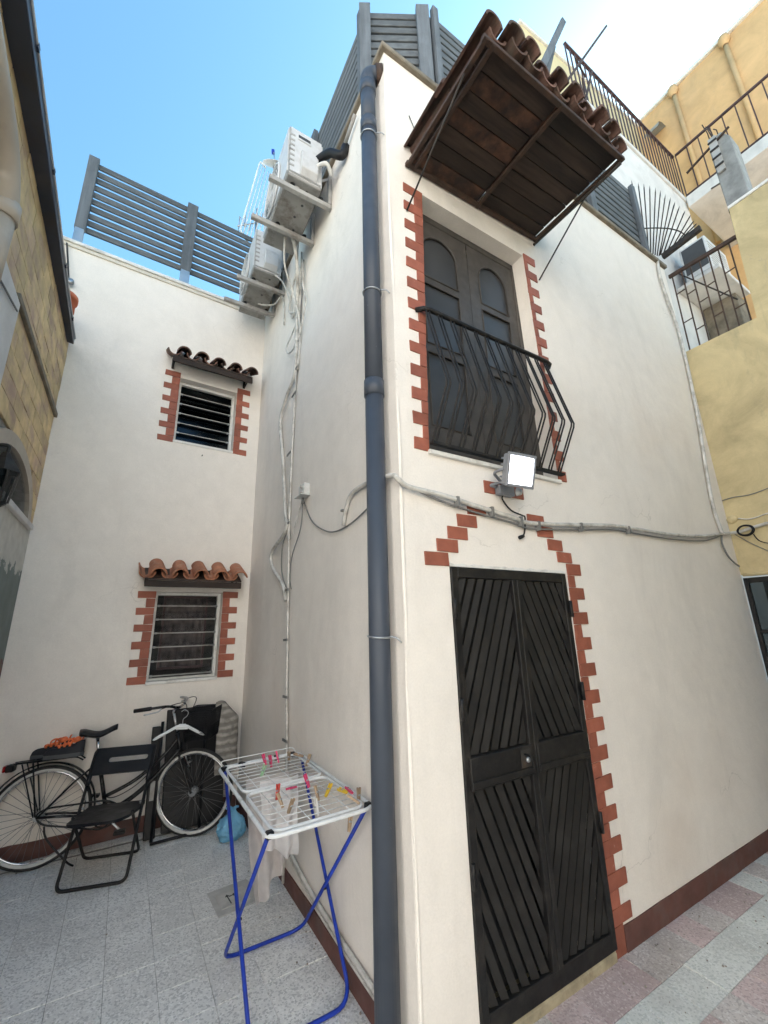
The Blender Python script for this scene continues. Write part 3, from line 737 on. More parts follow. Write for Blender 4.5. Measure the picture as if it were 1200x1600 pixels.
# eave with a shallow gutter
ev = MB(); xo = lambda y: lerp(-1.868, -1.932, (y-LY)/(2.96-LY))
ev.add([(XL-.3,LY,4.60),(xo(LY),LY,4.535),(xo(LY),LY,4.60),(XL-.3,LY,4.69),(XL-.3,2.96,4.60),(xo(2.96),2.96,4.535),(xo(2.96),2.96,4.60),(XL-.3,2.96,4.69)], [(0,1,2,3),(7,6,5,4),(0,4,5,1),(1,5,6,2),(2,6,7,3),(3,7,4,0)])
eave = ev.build('eave', 'fascia', lb, .004)
MB().tube([(xo(y)+.002,y,4.603) for y in (LY,.5,1.5,2.95)], .009, 6).build('gutter_lip', 'steel', eave)
for yy in (.35, 1.05, 1.9, 2.6): MB().box((xo(yy)-.006,yy,4.585),(xo(yy)+.012,yy+.03,4.615)).build('clip', 'fascia', eave)
cab = MB().box((XL-.01,.45,3.04),(XL+.045,1.275,3.70)).build('meter_cabinet', 'white_wall', None, .008)
tag(cab, 'white wall cabinet below the beige pipe at the left edge', 'cabinet')
tag(MB().tube(smooth_path([(XL+.05,.75,3.52),(XL+.055,1.0,3.56),(XL+.055,1.2,3.60)], 6), .006, 6).build('wire', 'grey_cable'), 'short grey wire across the white wall cabinet', 'wire')
pp = thing('beige_drainpipe', 'thick beige plastic drainpipe with swept bend on the clad wall', 'drainpipe', (-1.88,.6,3.3))
MB().tube(fillet([(XL+.075,-.25,4.12),(XL+.075,.45,3.98),(XL+.075,.60,3.80),(XL+.075,.60,3.72)], .25, 8), .058, 16).build('bend', 'pvc_beige', pp)
MB().cyl((XL+.075,.60,3.80),(XL+.075,.60,3.70), .066, 16).build('collar', 'pvc_beige', pp)
MB().cyl((XL+.075,.60,3.705),(XL+.075,.60,3.30), .056, 16).build('pipe', 'pvc_beige', pp)
MB().tube([(XL+.045,.705,3.85),(XL+.045,.72,3.3)], .020, 10).build('side_pipe', 'pvc_beige', pp)
MB().tube(smooth_path([(XL+.045,.44,4.02),(XL+.045,.62,3.98),(XL+.045,.705,3.85)], 6), .020, 10).build('side_pipe', 'pvc_beige', pp)
# lantern
ln = thing('wall_lantern', 'black wall lantern by the arched opening at the left edge', 'lantern', (-1.85,1.2,2.4))
lm_ = MB(); cx, cy = -1.85, 1.27
lm_.lathe([(0,2.72),(.02,2.715),(.035,2.68),(.075,2.62),(.085,2.60),(.0,2.60)], (cx,cy,0), n=6, sm=False); lm_.build('cap', 'iron', ln)
for k in range(6):
    a = k*math.pi/3; MB().bar((cx+.075*math.cos(a),cy+.075*math.sin(a),2.60),(cx+.05*math.cos(a),cy+.05*math.sin(a),2.42), .010, .010).build('frame_bar', 'iron', ln)
MB().lathe([(.07,2.60),(.047,2.42)], (cx,cy,0), n=6, sm=False).build('pane', 'glass_dim', ln)
MB().lathe([(.0,2.39),(.03,2.40),(.055,2.42),(.0,2.425)], (cx,cy,0), n=6, sm=False).build('base', 'iron', ln)
MB().tube(smooth_path([(XL,cy,2.50),(XL+.05,cy,2.72),(cx,cy,2.76),(cx,cy,2.70)], 6), .010, 6).build('arm', 'iron', ln)
# clay pot at the eave and the insulator on the wing
pot = MB().lathe([(.0,0),(.10,0),(.118,.16),(.13,.16),(.13,.21),(.112,.21),(.115,.05),(0,.05)], (-2.055,2.74,4.70), n=20).build('clay_pot', 'terra_pot'); tag(pot, 'orange clay pot peeping over the navy eave', 'pot')
pu = thing('pulley_hook', 'small line pulley on a rod at the top left of the wing wall', 'pulley', bk(-2.1,5.3,0))
MB().tube([bk(-2.17,5.76,.03),bk(-2.10,5.36,.04),bk(-2.09,5.24,.03)], .010, 6).build('rod', 'iron_grey', pu)
MB().lathe([(.0,-.015),(.035,-.012),(.028,0),(.035,.012),(0,.015)], bk(-2.075,5.29,.05), BN, 14).build('wheel', 'steel', pu)

# ------------------------------------------------------------------ roof fences
def fence(name, label, a, b, z0, z1, n, posts, wood, n_side, sh=.072):
    """horizontal slats between a and b (xy); n_side is the face normal with the posts in front"""
    a, b = Vector((*a, 0)), Vector((*b, 0)); d = (b-a).normalized(); ns = Vector((*n_side, 0))
    f = thing(name, label, 'fence', tuple(a+Vector((0,0,z0))), 'grey slat fences round the roof')
    p = (z1-z0-sh)/(n-1)
    for k in range(n):
        z = z0+p*k
        A = a+Vector((0,0,z+random.uniform(-.004,.004))); B = b+Vector((0,0,z+random.uniform(-.004,.004)))
        MB().prism([A, B, B+Vector((0,0,sh)), A+Vector((0,0,sh))], ns*.022).build('slat', wood, f, .003)
    for t, w_, zb in posts:
        c = a+(b-a)*t
        MB().prism([c+ns*.024-d*w_/2+Vector((0,0,zb)), c+ns*.024+d*w_/2+Vector((0,0,zb)), c+ns*.024+d*w_/2+Vector((0,0,z1+.03)), c+ns*.024-d*w_/2+Vector((0,0,z1+.03))], ns*.05).build('post', 'wood_z', f, .004)
        MB().prism([c+ns*.020-d*w_*.42+Vector((0,0,5.63)), c+ns*.020+d*w_*.42+Vector((0,0,5.63)), c+ns*.020+d*w_*.42+Vector((0,0,zb+.03)), c+ns*.020-d*w_*.42+Vector((0,0,zb+.03))], ns*.052).build('post_shoe', 'steel', f, .003)
        MB().prism([c-ns*.004-d*w_*.3+Vector((0,0,5.63)), c-ns*.004+d*w_*.3+Vector((0,0,5.63)), c-ns*.004+d*w_*.3+Vector((0,0,z1+.02)), c-ns*.004-d*w_*.3+Vector((0,0,z1+.02))], -ns*.04).build('rear_post', 'wood_z', f, .003)
    return f
A = bk(-2.15,0,-.10); B = bk(-.02,0,-.10)
fence('roof_fence', 'grey slat fence standing on the left wing above the two small windows', A.xy, B.xy, 6.09, 7.12, 10, [(.022,.105,6.07),(.53,.125,6.07),(.985,.10,6.07)], 'wood_x', BN.xy)
fence('roof_fence', 'grey slat fence running back along the roof edge above the air conditioners', (.10,.44), (.10,3.10), 6.02, 7.10, 11, [(.0,.06,6.0),(.42,.10,6.0),(.8,.10,6.0)], 'wood_y', (-1,0))
fence('roof_fence', 'short grey slat fence cutting the roof corner above the drainpipe', (.075,.425), (.545,.165), 6.02, 7.10, 11, [(.02,.10,5.98),(.99,.115,5.9)], 'wood_x', (-.485,-.875))
fence('roof_fence', 'long grey slat fence along the street front behind the tiled canopy', (.62,.13), (3.86,.13), 6.02, 7.10, 11, [(.0,.06,6.0),(.33,.10,6.0),(.66,.10,6.0),(.99,.08,6.0)], 'wood_x', (0,-1))

# ------------------------------------------------------------------ slate downpipe at the corner
dp = thing('drainpipe', 'tall slate-blue plastic drainpipe running down the house corner', 'drainpipe', (-.075,.11,0))
px_, py_, pr_ = -.078, .112, .0525
def pipe_seg(z0, z1, r=pr_): MB().cyl((px_,py_,z0),(px_,py_,z1), r, 24).build('pipe', 'pipe', dp)
pipe_seg(-.02, 3.00); pipe_seg(3.00, 5.10); pipe_seg(5.10, 5.55)
for z in (3.02, 5.12, 5.50): MB().lathe([(pr_,-.05),(pr_+.006,-.048),(pr_+.006,.05),(pr_,.052)], (px_,py_,z), n=24).build('collar', 'pipe', dp)
MB().tube(fillet([(px_,py_,5.52),(px_,py_,5.66),(.02,py_-.045,5.665)], .09, 8), pr_+.003, 24).build('elbow', 'pipe', dp)
MB().cyl((-.022,py_-.025,5.66),(.02,py_-.045,5.665), .070, 20).build('spout_collar', 'rust', dp)
for z in (5.02, 3.69, 1.655):
    t_ = MB(); t_.tube([(px_+(pr_+.004)*math.cos(a), py_+(pr_+.004)*math.sin(a), z+.006*math.sin(a)) for a in [2*math.pi*k/24 for k in range(24)]], .005, 6, closed=True)
    t_.tube(smooth_path([(px_+.03,py_-.05,z),(px_+.055,py_-.075,z-.01),(-.004,py_-.085,z-.03)], 5), .004, 5); t_.build('pipe_clamp', 'steel', dp)
tag(MB().tube([(.20,-.004,5.30),(.245,-.006,5.18),(.262,-.008,5.06)], .003, 5).build('loose_wire', 'iron_grey'), 'short loose wire on the plaster above the canopy', 'wire')

# ------------------------------------------------------------------ air conditioners on the side wall
def ac_bracket(y, zt, tip, par, drop=.34):
    b = MB(); b.box((-tip,y-.02,zt-.045),(-.002,y+.02,zt)); b.build('bracket_arm', 'bracket', par, .003)
    MB().box((-.035,y-.022,zt+.001),(-.003,y+.022,zt+drop)).build('bracket_upright', 'bracket', par, .003)
    MB().bar((-.03,y-.003,zt+drop*.9),(-.34,y-.003,zt+.004), .022, .006, (0,1,0)).build('bracket_stay', 'bracket', par)
    for q in (-.10, -.36): MB().cyl((q,y,zt),(q,y,zt+.028), .022, 10).build('rubber_foot', 'black_pl', par)
def ac_unit(label, y0, y1, z0, x0, x1, hgt, brs, stay_up):
    u = thing('air_conditioner', label, 'air conditioner', (x1, y0, z0), 'air conditioners on the side wall')
    for y, zt, tip in brs: ac_bracket(y, zt, tip, u)
    zb = z0; z1 = z0+hgt
    MB().box((x0,y0,zb+.03),(x1,y1,z1)).build('casing', 'ac', u, .018, 2)
    MB().box((x0+.006,y0+.006,zb),(x1-.006,y1-.006,zb+.029)).build('base_pan', 'ac_under', u, .006)
    for k in range(5):
        yy = lerp(y0+.08, y1-.15, k/4); MB().cyl((x0+.20+.02*math.sin(k*9),yy,zb-.0015),(x0+.20+.02*math.sin(k*9),yy,zb+.002), .012, 8).build('drain_hole', 'ac_dark', u)
    cy_, cz_ = lerp(y0,y1,.58), (zb+z1)/2+.01; R_ = hgt*.40
    gr = MB()
    gr.tube([(x0-.012,cy_+R_*math.cos(a),cz_+R_*math.sin(a)) for a in [2*math.pi*k/32 for k in range(32)]], .010, 6, closed=True)
    for q in range(1, 8): gr.tube([(x0-.014,cy_+R_*q/8*math.cos(a),cz_+R_*q/8*math.sin(a)) for a in [2*math.pi*k/28 for k in range(28)]], .003, 4, closed=True)
    for q in range(12): a = q*math.pi/6; gr.cyl((x0-.016,cy_,cz_),(x0-.014,cy_+R_*math.cos(a),cz_+R_*math.sin(a)), .003, 4)
    gr.build('fan_grille', 'ac', u)
    MB().lathe([(R_*.96,-.001),(0,-.001)], (x0-.003,cy_,cz_), (1,0,0), 24).build('fan_recess', 'ac_dark', u)
    # pressed side panel: louvres on the front corner, grip and valve cover facing the street
    for k in range(7): MB().box((x0+.012,y0-.004,zb+.10+.058*k),(x0+.055,y0+.004,zb+.118+.058*k)).build('vent_slot', 'bracket', u)
    MB().box((x0+.085,y0-.0035,z1-.115),(x0+.195,y0+.01,z1-.065)).build('grip_recess', 'ac_dark', u, .002)
    MB().box((x0+.080,y0-.010,z1-.125),(x0+.200,y0+.006,z1-.108)).build('grip_lip', 'ac', u, .003)
    vc = MB(); vc.prism([(x0+.105,y0,zb+.045),(x0+.105,y0-.055,zb+.085),(x0+.105,y0-.055,zb+.27),(x0+.105,y0,zb+.31)], (.15,0,0)); vc.build('valve_cover', 'ac', u, .006)
    MB().box((x0+.006,y0-.0015,zb+.012),(x0+.012,y0+.01,z1-.02)).build('panel_seam', 'bracket', u)
    return u
ac_unit('upper air conditioner nearest the drainpipe, on two wall brackets', .87, 1.64, 5.375, -.43, -.115, .56, [(.945,5.345,.56),(1.36,5.345,.60)], .3)
ac_unit('far air conditioner low in the corner beside the wing fence', 2.13, 2.90, 5.535, -.40, -.09, .56, [(2.285,5.505,.54),(2.69,5.505,.60)], .3)
bt = thing('insulation_sleeve', 'black foam sleeve and stub pipe beside the upper air conditioner', 'pipe', (-.1,.8,5.6))
MB().tube(smooth_path([(-.17,.84,5.66),(-.12,.70,5.60),(-.05,.62,5.52),(-.02,.60,5.62)], 6), .035, 10).build('sleeve', 'black_pl', bt)
MB().tube(smooth_path([(-.20,.85,5.56),(-.13,.76,5.545),(-.06,.80,5.50)], 6), .018, 8).build('pipe', 'white_pl', bt)
MB().cyl((-.035,.58,5.62),(-.035,.40,5.70), .016, 8).build('stub', 'bracket', bt)

# ------------------------------------------------------------------ cable bundles on the side wall
def cable(name, label, pts, r, mat, cat='cable', group=None, k=6, n=7):
    o = MB().tube(smooth_path(pts, k), r, n).build(name, mat); return tag(o, label, cat, group)
G1 = 'cables down the side wall'
cable('conduit', 'thick pale conduit from the upper air conditioner bowing out down the side wall', [(-.20,1.42,5.38),(-.12,1.50,5.20),(-.05,1.66,4.95),(-.03,1.70,4.60),(-.03,1.71,4.10),(-.03,1.93,3.95),(-.03,2.12,3.76),(-.03,1.98,3.30),(-.03,1.84,2.73),(-.03,1.79,2.55),(-.03,2.20,2.42),(-.03,2.18,2.28),(-.03,1.83,2.07),(-.03,1.73,1.93)], .017, 'conduit', 'conduit', G1)
cable('conduit', 'straight thin conduit rising the full height of the side wall', [(-.02,1.60,.02),(-.02,1.62,.9),(-.02,1.66,1.2),(-.02,1.70,1.9),(-.02,1.72,2.2),(-.02,1.745,2.6),(-.02,1.74,3.3),(-.02,1.70,4.1),(-.02,1.66,4.9),(-.02,1.66,5.5)], .010, 'conduit', 'conduit', G1, 4)
cable('cable', 'grey cable clipped beside the straight conduit on the side wall', [(-.012,1.645,.30),(-.012,1.665,1.2),(-.012,1.735,1.92),(-.012,1.76,2.4),(-.014,1.78,3.2),(-.014,1.70,4.0),(-.014,1.62,4.9),(-.014,1.60,5.35)], .006, 'grey_cable', 'cable', G1, 4)
cable('cable', 'white cable looping below the far air conditioner', [(-.22,2.20,5.62),(-.10,2.08,5.46),(-.03,1.98,5.15),(-.03,1.92,4.92),(-.04,1.80,4.80),(-.03,1.68,5.0),(-.03,1.66,5.3)], .0095, 'conduit', 'cable', G1)
cable('cable', 'white cable with a hanging bight under the brackets', [(-.03,1.58,5.30),(-.04,1.52,4.95),(-.04,1.44,4.70),(-.03,1.56,4.50),(-.02,1.67,4.42)], .009, 'conduit', 'cable', G1)
cable('cable', 'white cable curling to a loose end below the brackets', [(-.02,1.70,4.70),(-.03,1.84,4.62),(-.04,1.98,4.55),(-.05,1.90,4.42),(-.04,1.78,4.38),(-.03,1.70,4.44)], .008, 'conduit', 'cable', G1)
cable('cable', 'pale hose dropping from the base of the upper air conditioner', [(-.26,1.46,5.37),(-.22,1.56,5.15),(-.10,1.66,4.95),(-.03,1.62,4.6),(-.02,1.63,4.3),(-.02,1.67,4.1)], .010, 'conduit', 'hose', G1)
cable('cable', 'pale pipe bundle behind the upper air conditioner', [(-.06,1.66,5.7),(-.06,1.70,5.3),(-.05,1.86,5.1),(-.04,1.95,4.98),(-.03,1.82,4.86),(-.03,1.72,4.8)], .012, 'conduit', 'cable', G1)
cable('cable', 'white tail under the far air conditioner base', [(-.22,2.60,5.50),(-.16,2.50,5.43),(-.08,2.40,5.40),(-.03,2.28,5.44),(-.02,2.22,5.2),(-.02,2.18,4.98)], .010, 'conduit', 'cable', G1)
cable('cable', 'thin grey wire bowing beside the thick conduit', [(-.012,1.80,2.56),(-.015,1.93,2.42),(-.015,1.92,2.2),(-.012,1.80,2.05)], .005, 'grey_cable', 'wire', G1)
cable('cable', 'thin wire dropping from the junction box to the conduit', [(-.02,1.42,2.72),(-.015,1.46,2.5),(-.012,1.66,2.3),(-.012,1.70,2.12),(-.012,1.66,2.02)], .0045, 'grey_cable', 'wire', G1)
cable('cable', 'pale loop between the conduit and the junction box', [(-.02,1.80,2.65),(-.02,1.76,2.46),(-.02,1.66,2.47),(-.02,1.52,2.62),(-.02,1.44,2.72)], .0055, 'conduit', 'wire', G1)
cable('cable', 'dark wire sagging from the junction box to the drainpipe', [(-.02,1.39,2.70),(-.015,1.24,2.52),(-.012,1.06,2.41),(-.012,.84,2.335),(-.012,.60,2.325),(-.014,.35,2.365),(-.02,.16,2.42)], .005, 'grey_cable', 'wire', G1)
for k, (y, z) in enumerate(((1.70,4.12),(1.72,3.86),(1.80,3.28),(1.77,2.60),(1.72,2.02),(1.70,1.62),(1.66,1.20),(1.635,.9))):
    tag(MB().bar((-.030,y-.055,z),(-.030,y+.055,z-.004), .008, .018).build('cable_clip', 'grey_cable'), 'grey clip across the side wall cables, %s from the top' % ('first','second','third','fourth','fifth','sixth','seventh','lowest')[k], 'clip', 'clips on the side wall cables')
jb = thing('junction_box', 'small pale junction box with two knobs on the side wall', 'junction box', (0,1.35,2.75))
MB().box((-.055,1.30,2.735),(-.002,1.43,2.835)).build('box', 'white_pl', jb, .006)
for z in (2.76, 2.81): MB().lathe([(0,-.018),(.014,-.014),(.016,0)], (-.055,1.345,z), (1,0,0), 12).build('knob', 'bracket', jb)
MB().prism([(-.085,1.29,2.728),(-.085,1.44,2.728),(-.003,1.44,2.732),(-.003,1.29,2.732)], (0,0,.006)).build('hood', 'white_pl', jb)
MB().cyl((-.03,1.385,2.735),(-.03,1.39,2.68), .012, 8).build('gland', 'grey_cable', jb)
G2 = 'conduits along the skirting'
cable('conduit', 'upper white conduit above the side wall skirting', [(-.016,1.62,.30),(-.016,1.5,.25),(-.016,1.2,.195),(-.016,.95,.172),(-.016,.5,.150),(-.016,.17,.142)], .013, 'conduit', 'conduit', G2)
cable('conduit', 'lower white conduit just above the side wall skirting', [(-.014,1.66,.25),(-.014,1.4,.19),(-.014,1.0,.138),(-.014,.5,.118),(-.014,.17,.116)], .009, 'conduit', 'conduit', G2)
# bundle wrapping the corner and along the street front
G3 = 'conduits along the street front'
cable('conduit', 'thick white conduit from the side wall round the corner and along the front', [(-.02,.64,2.335),(-.02,.62,2.40),(-.02,.55,2.50),(-.02,.42,2.525),(-.025,.20,2.505),(-.03,.02,2.47),(-.03,-.03,2.435),(.04,-.03,2.40),(.25,-.026,2.39),(.48,-.026,2.36),(.79,-.026,2.325),(.957,-.026,2.303),(1.41,-.026,2.338),(1.874,-.026,2.378),(2.22,-.026,2.383),(2.70,-.026,2.388),(3.29,-.026,2.425),(3.72,-.026,2.487),(3.90,-.04,2.51),(3.935,-.10,2.515),(3.935,-.30,2.55),(3.935,-.9,2.62),(3.935,-2.3,2.66),(3.935,-3.85,2.68)], .0145, 'conduit', 'conduit', G3)
cable('cable', 'dark thin cable strapped under the white conduit on the front', [(.0,-.03,2.415),(.25,-.018,2.358),(.48,-.018,2.325),(.79,-.018,2.292),(.957,-.018,2.272),(1.41,-.018,2.306),(1.874,-.018,2.350),(2.22,-.018,2.350),(2.70,-.018,2.352),(3.29,-.018,2.385),(3.70,-.018,2.47)], .0065, 'grey_cable', 'cable', G3)
for k, x in enumerate((.36,.62,.86,1.02,1.46,2.05)):
    z = (2.372,2.345,2.312,2.300,2.336,2.372)[k]
    tag(MB().bar((x,-.030,z-.038),(x,-.030,z+.020), .018, .030, (0,1,0)).build('cable_clip', 'grey_cable'), 'grey strap round the front conduit, %s from the drainpipe' % ('first','second','third','fourth','fifth','sixth')[k], 'strap', 'straps on the front conduit')
tag(MB().tube([(-.02,.64,2.44-.05*k/10) for k in range(3)], .022, 8).build('conduit_gland', 'grey_cable'), 'threaded grey gland where the conduit leaves the side wall', 'gland')
cable('conduit', 'white conduit falling from the roof down the far end of the front wall', [(3.80,-.02,5.86),(3.74,-.024,5.58),(3.79,-.024,5.25),(3.87,-.024,4.92),(3.88,-.024,4.48),(3.81,-.024,3.73),(3.72,-.024,3.23),(3.66,-.024,2.77),(3.71,-.024,2.49)], .0165, 'conduit', 'conduit', G3)
cable('cable', 'frayed cable tail hanging below the conduits at the far end of the front', [(3.70,-.02,2.47),(3.66,-.022,2.38),(3.70,-.03,2.27),(3.80,-.03,2.21),(3.90,-.03,2.18)], .008, 'grey_cable', 'cable')
cable('cable', 'thin dark lead dropping from the floodlight past the conduit', [(.735,-.03,2.46),(.735,-.02,2.43),(.80,-.02,2.37),(.88,-.03,2.345),(.905,-.03,2.33),(.905,-.012,2.24),(.88,-.01,2.215)], .005, 'black_pl', 'cable')
tag(MB().lathe([(0,-.03),(.012,-.02),(.010,.02),(0,.03)], (.875,-.012,2.212), (1,0,.35), 8).build('wire_tape', 'black_pl'), 'taped black cable end below the front conduit', 'cable')

# ------------------------------------------------------------------ floodlight
fl_ = thing('floodlight', 'lit white LED floodlight on the red plate below the balcony', 'floodlight', (.72,0,2.5))
nrmF = Vector((-.10,-.95,-.28)).normalized(); cF = Vector((.702,-.205,2.548)); xF = Vector((0,0,1)).cross(nrmF).normalized()*-1; yF = nrmF.cross(xF).normalized()
if yF.z < 0: yF = -yF
mF = Matrix((xF, yF, nrmF)).transposed().to_4x4(); mF.translation = cF
MB().box((-.098,-.092,-.045),(.098,.092,-.002)).xf(mF).build('housing', 'lamp_body', fl_, .008)
rim = MB()
for a, b, c, d in ((-.104,.104,.080,.098),(-.104,.104,-.098,-.080),(-.104,-.086,-.08,.08),(.086,.104,-.08,.08)): rim.box((a,c,-.004),(b,d,.012))
rim.xf(mF).build('rim', 'lamp_body', fl_, .003)
rf = MB(); i_ = (-.030,-.026); 
Pout = [(-.085,-.079,.004),(.085,-.079,.004),(.085,.079,.004),(-.085,.079,.004)]; Pin = [(-.034,-.03,-.001),(.034,-.03,-.001),(.034,.03,-.001),(-.034,.03,-.001)]
rf.add(Pout+Pin, [(i, (i+1) % 4, (i+1) % 4+4, i+4) for i in range(4)]); rf.xf(mF).build('reflector', 'lamp_soft', fl_)
MB().box((-.034,-.03,-.0015),(.034,.03,.0005)).xf(mF).build('led_chip', 'lamp', fl_)
MB().box((-.085,-.079,.0075),(.085,.079,.0085)).xf(mF).build('cover_glass', 'glass_clear', fl_)
for k in range(5): MB().box((-.085,-.08+.036*k,-.075),(.085,-.07+.036*k,-.045)).xf(mF).build('cooling_fin', 'lamp_body', fl_)
MB().tube(fillet([mF @ Vector((-.106,0,-.02)), mF @ Vector((-.106,-.02,-.11)), Vector((.62,-.03,2.50)), Vector((.78,-.03,2.50)), mF @ Vector((.106,-.02,-.11)), mF @ Vector((.106,0,-.02))], .03, 4), .009, 6).build('bracket', 'lamp_body', fl_)
MB().box((.685,-.055,2.452),(.815,-.008,2.512)).build('sensor_box', 'lamp_body', fl_, .006)
MB().lathe([(0,-.03),(.02,-.028),(.026,0)], (.835,-.05,2.485), (-.4,1,.2), 14).build('sensor_lens', 'white_pl', fl_)

# ------------------------------------------------------------------ ochre house on the right
yh = thing('ochre_house', 'weathered ochre plastered house closing the street on the right', 'house', (3.97,-1.5,0))
XR = 3.97
out = [(.0,2.10),(.0,4.635),(-.655,4.62),(-.70,5.99),(-1.75,5.99),(-1.75,2.10)]
yw = MB(); yw.prism([(XR+.25,a,b) for a, b in out], (-.25,0,0)); yw.build('wall', 'ochre', yh)
MB().box((XR,-1.75,0),(XR+.25,-1.25,2.098)).build('wall', 'ochre', yh)
MB().box((XR-.012,-1.75,5.992),(XR+.262,-.695,6.03)).build('coping', 'trim', yh, .005)
MB().tube([(XR-.006,y,2.10+.012*noise.noise((y*9,1,1))) for y in [-.02-.1*i for i in range(13)]], .018, 6).build('lintel_edge', 'ochre', yh)
MB().box((-.6,-4.9,-.05),(XR+.25,-3.9,5.0)).build('added_light_block', 'ochre', yh)  # unseen block added opposite the front wall to hold back sky light
MB().box((XR,-3.898,-.05),(XR+.25,-1.752,5.99)).build('wall', 'ochre', yh)  # unseen run of wall added up to that block, also screening the front
gd = MB()
for y0, y1, z0, z1 in ((-.04,-.005,0,2.07),(-.66,-.62,0,2.07),(-1.25,-1.21,0,2.07),(-.62,-.04,2.02,2.07),(-.62,-.04,.0,.08),(-.62,-.04,1.55,1.585),(-.62,-.04,1.02,1.055),(-.345,-.315,.08,2.02),(-1.21,-.66,2.02,2.07),(-1.21,-.66,1.02,1.055),(-1.21,-.66,.0,.08)):
    gd.box((XR+.01,y0,z0),(XR+.05,y1,z1))
gdo = gd.build('glazed_door', 'iron', yh, .003)
for y0, y1, z0, z1 in ((-.315,-.04,1.585,2.02),(-.62,-.345,1.585,2.02),(-.315,-.04,1.055,1.55),(-.62,-.345,1.055,1.55),(-.315,-.04,.08,1.02),(-.62,-.345,.08,1.02),(-1.21,-.66,1.055,2.02),(-1.21,-.66,.08,1.02)):
    MB().box((XR+.026,y0,z0),(XR+.031,y1,z1)).build('pane', 'glass_dim', gdo)
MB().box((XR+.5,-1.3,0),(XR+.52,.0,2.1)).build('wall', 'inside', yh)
cl = thing('cable_coil', 'coil of black cable hung on the pale conduit of the ochre house', 'cable coil', (3.93,-.15,2.5))
for k in range(6):
    a0 = k*.9
    MB().tube([(3.905-.008*(k % 3)+.004*math.sin(3*a), -.15+(.062+.006*math.sin(k*2.1))*math.cos(a+a0), 2.512+(.048+.005*math.cos(k*1.7))*math.sin(a+a0)) for a in [2*math.pi*i/20 for i in range(20)]], .0055, 5, closed=True).build('loop', 'black_pl', cl)
cable('cable', 'black cable tail leaving the coil on the ochre wall', [(3.93,-.19,2.47),(3.94,-.22,2.40),(3.945,-.30,2.36),(3.945,-.42,2.35),(3.945,-.9,2.40),(3.945,-2.4,2.47),(3.945,-3.85,2.50)], .005, 'black_pl')
cable('cable', 'thin wire sloping down the ochre wall under the coil', [(3.955,-.04,2.50),(3.955,-.16,2.38),(3.955,-.34,2.24),(3.955,-.62,2.12),(3.955,-.74,2.105)], .004, 'grey_cable', 'wire')
cable('cable', 'upper wire crossing the ochre wall above the coil', [(3.955,-.005,2.86),(3.955,-.10,2.87),(3.955,-.25,2.86),(3.955,-.5,2.90),(3.955,-1.0,2.95),(3.955,-2.4,2.98),(3.955,-3.85,3.02)], .005, 'grey_cable', 'wire')
cable('cable', 'pale wire crossing the ochre wall just above the coil', [(3.955,-.10,2.65),(3.955,-.20,2.625),(3.955,-.40,2.66),(3.955,-1.0,2.75),(3.955,-2.3,2.80),(3.955,-3.85,2.84)], .006, 'conduit', 'wire')
tag(MB().lathe([(0,-.025),(.040,-.022),(.044,0)], (3.968,-.045,2.655), (1,0,0), 18).build('wall_box', 'ochre'), 'round painted-over junction box on the ochre wall', 'junction box')
# iron grille over the notch
gi = thing('window_grille', 'rusty iron grille filling the notch at the top of the ochre wall', 'grille', (3.97,-.3,4.64))
MB().bar((XR+.05,-.012,5.70),(XR+.05,-.685,5.66), .035, .045).build('top_rail', 'rust', gi, .004)
MB().bar((XR+.05,.0,6.02),(XR+.05,-.42,6.05), .05, .07).build('beam', 'iron_grey', gi, .004)
ys = [-.035,-.135,-.225,-.318,-.408,-.50,-.598]
for k, y in enumerate(ys): MB().bar((XR+.05,y,4.62),(XR+.05,y-.010,5.68), .012, .012).build('bar', 'rust', gi)
for a, b, z in ((0,1,5.02),(1,2,5.34),(1,2,4.86),(2,3,5.16),(3,4,5.30),(3,4,4.90),(4,5,5.10),(5,6,5.32),(5,6,4.86),(0,1,5.42)):
    MB().bar((XR+.05,ys[a],z),(XR+.05,ys[b],z+.006), .010, .010).build('cross_bar', 'rust', gi)
MB().bar((XR+.05,-.66,4.66),(XR+.05,-.70,5.98), .022, .022).build('end_post', 'rust', gi)
cable('stay_wire', 'slanting wire behind the iron grille', [(XR+.16,-.06,5.78),(XR+.16,-.52,5.02)], .008, 'iron_grey', 'wire')
# fan of spikes
sf = thing('spike_fan', 'fan of dark iron anti-climb spikes at the far roof corner', 'spikes', (3.97,0,6.0))
tipA = [(.121,7.408),(.054,7.288),(-.003,7.202),(-.06,7.104),(-.113,7.004),(-.155,6.911),(-.192,6.802),(-.233,6.705),(-.264,6.605),(-.294,6.501),(-.333,6.389),(-.371,6.28),(-.386,6.179),(-.404,6.12)]
basA = [(.163,6.29),(.143,6.25),(.123,6.21),(.103,6.17),(.083,6.13),(.064,6.10),(.044,6.07),(.024,6.05),(.01,6.05),(-.035,6.055),(-.086,6.055),(-.148,6.06),(-.197,6.065),(-.244,6.07)]
for (y0, z0), (y1, z1) in zip(basA, tipA):
    MB().tube([(XR+.03,y0,z0),(XR+.03,lerp(y0,y1,.93),lerp(z0,z1,.93)),(XR+.03,y1,z1)], [.0075,.0075,.001], 6).build('spike', 'iron_grey', sf)
MB().tube(smooth_path([(XR+.04,.16,6.62),(XR+.04,.03,6.50),(XR+.04,-.12,6.34),(XR+.04,-.22,6.20),(XR+.04,-.28,6.06)], 5), .007, 6).build('tie_bar', 'iron_grey', sf)

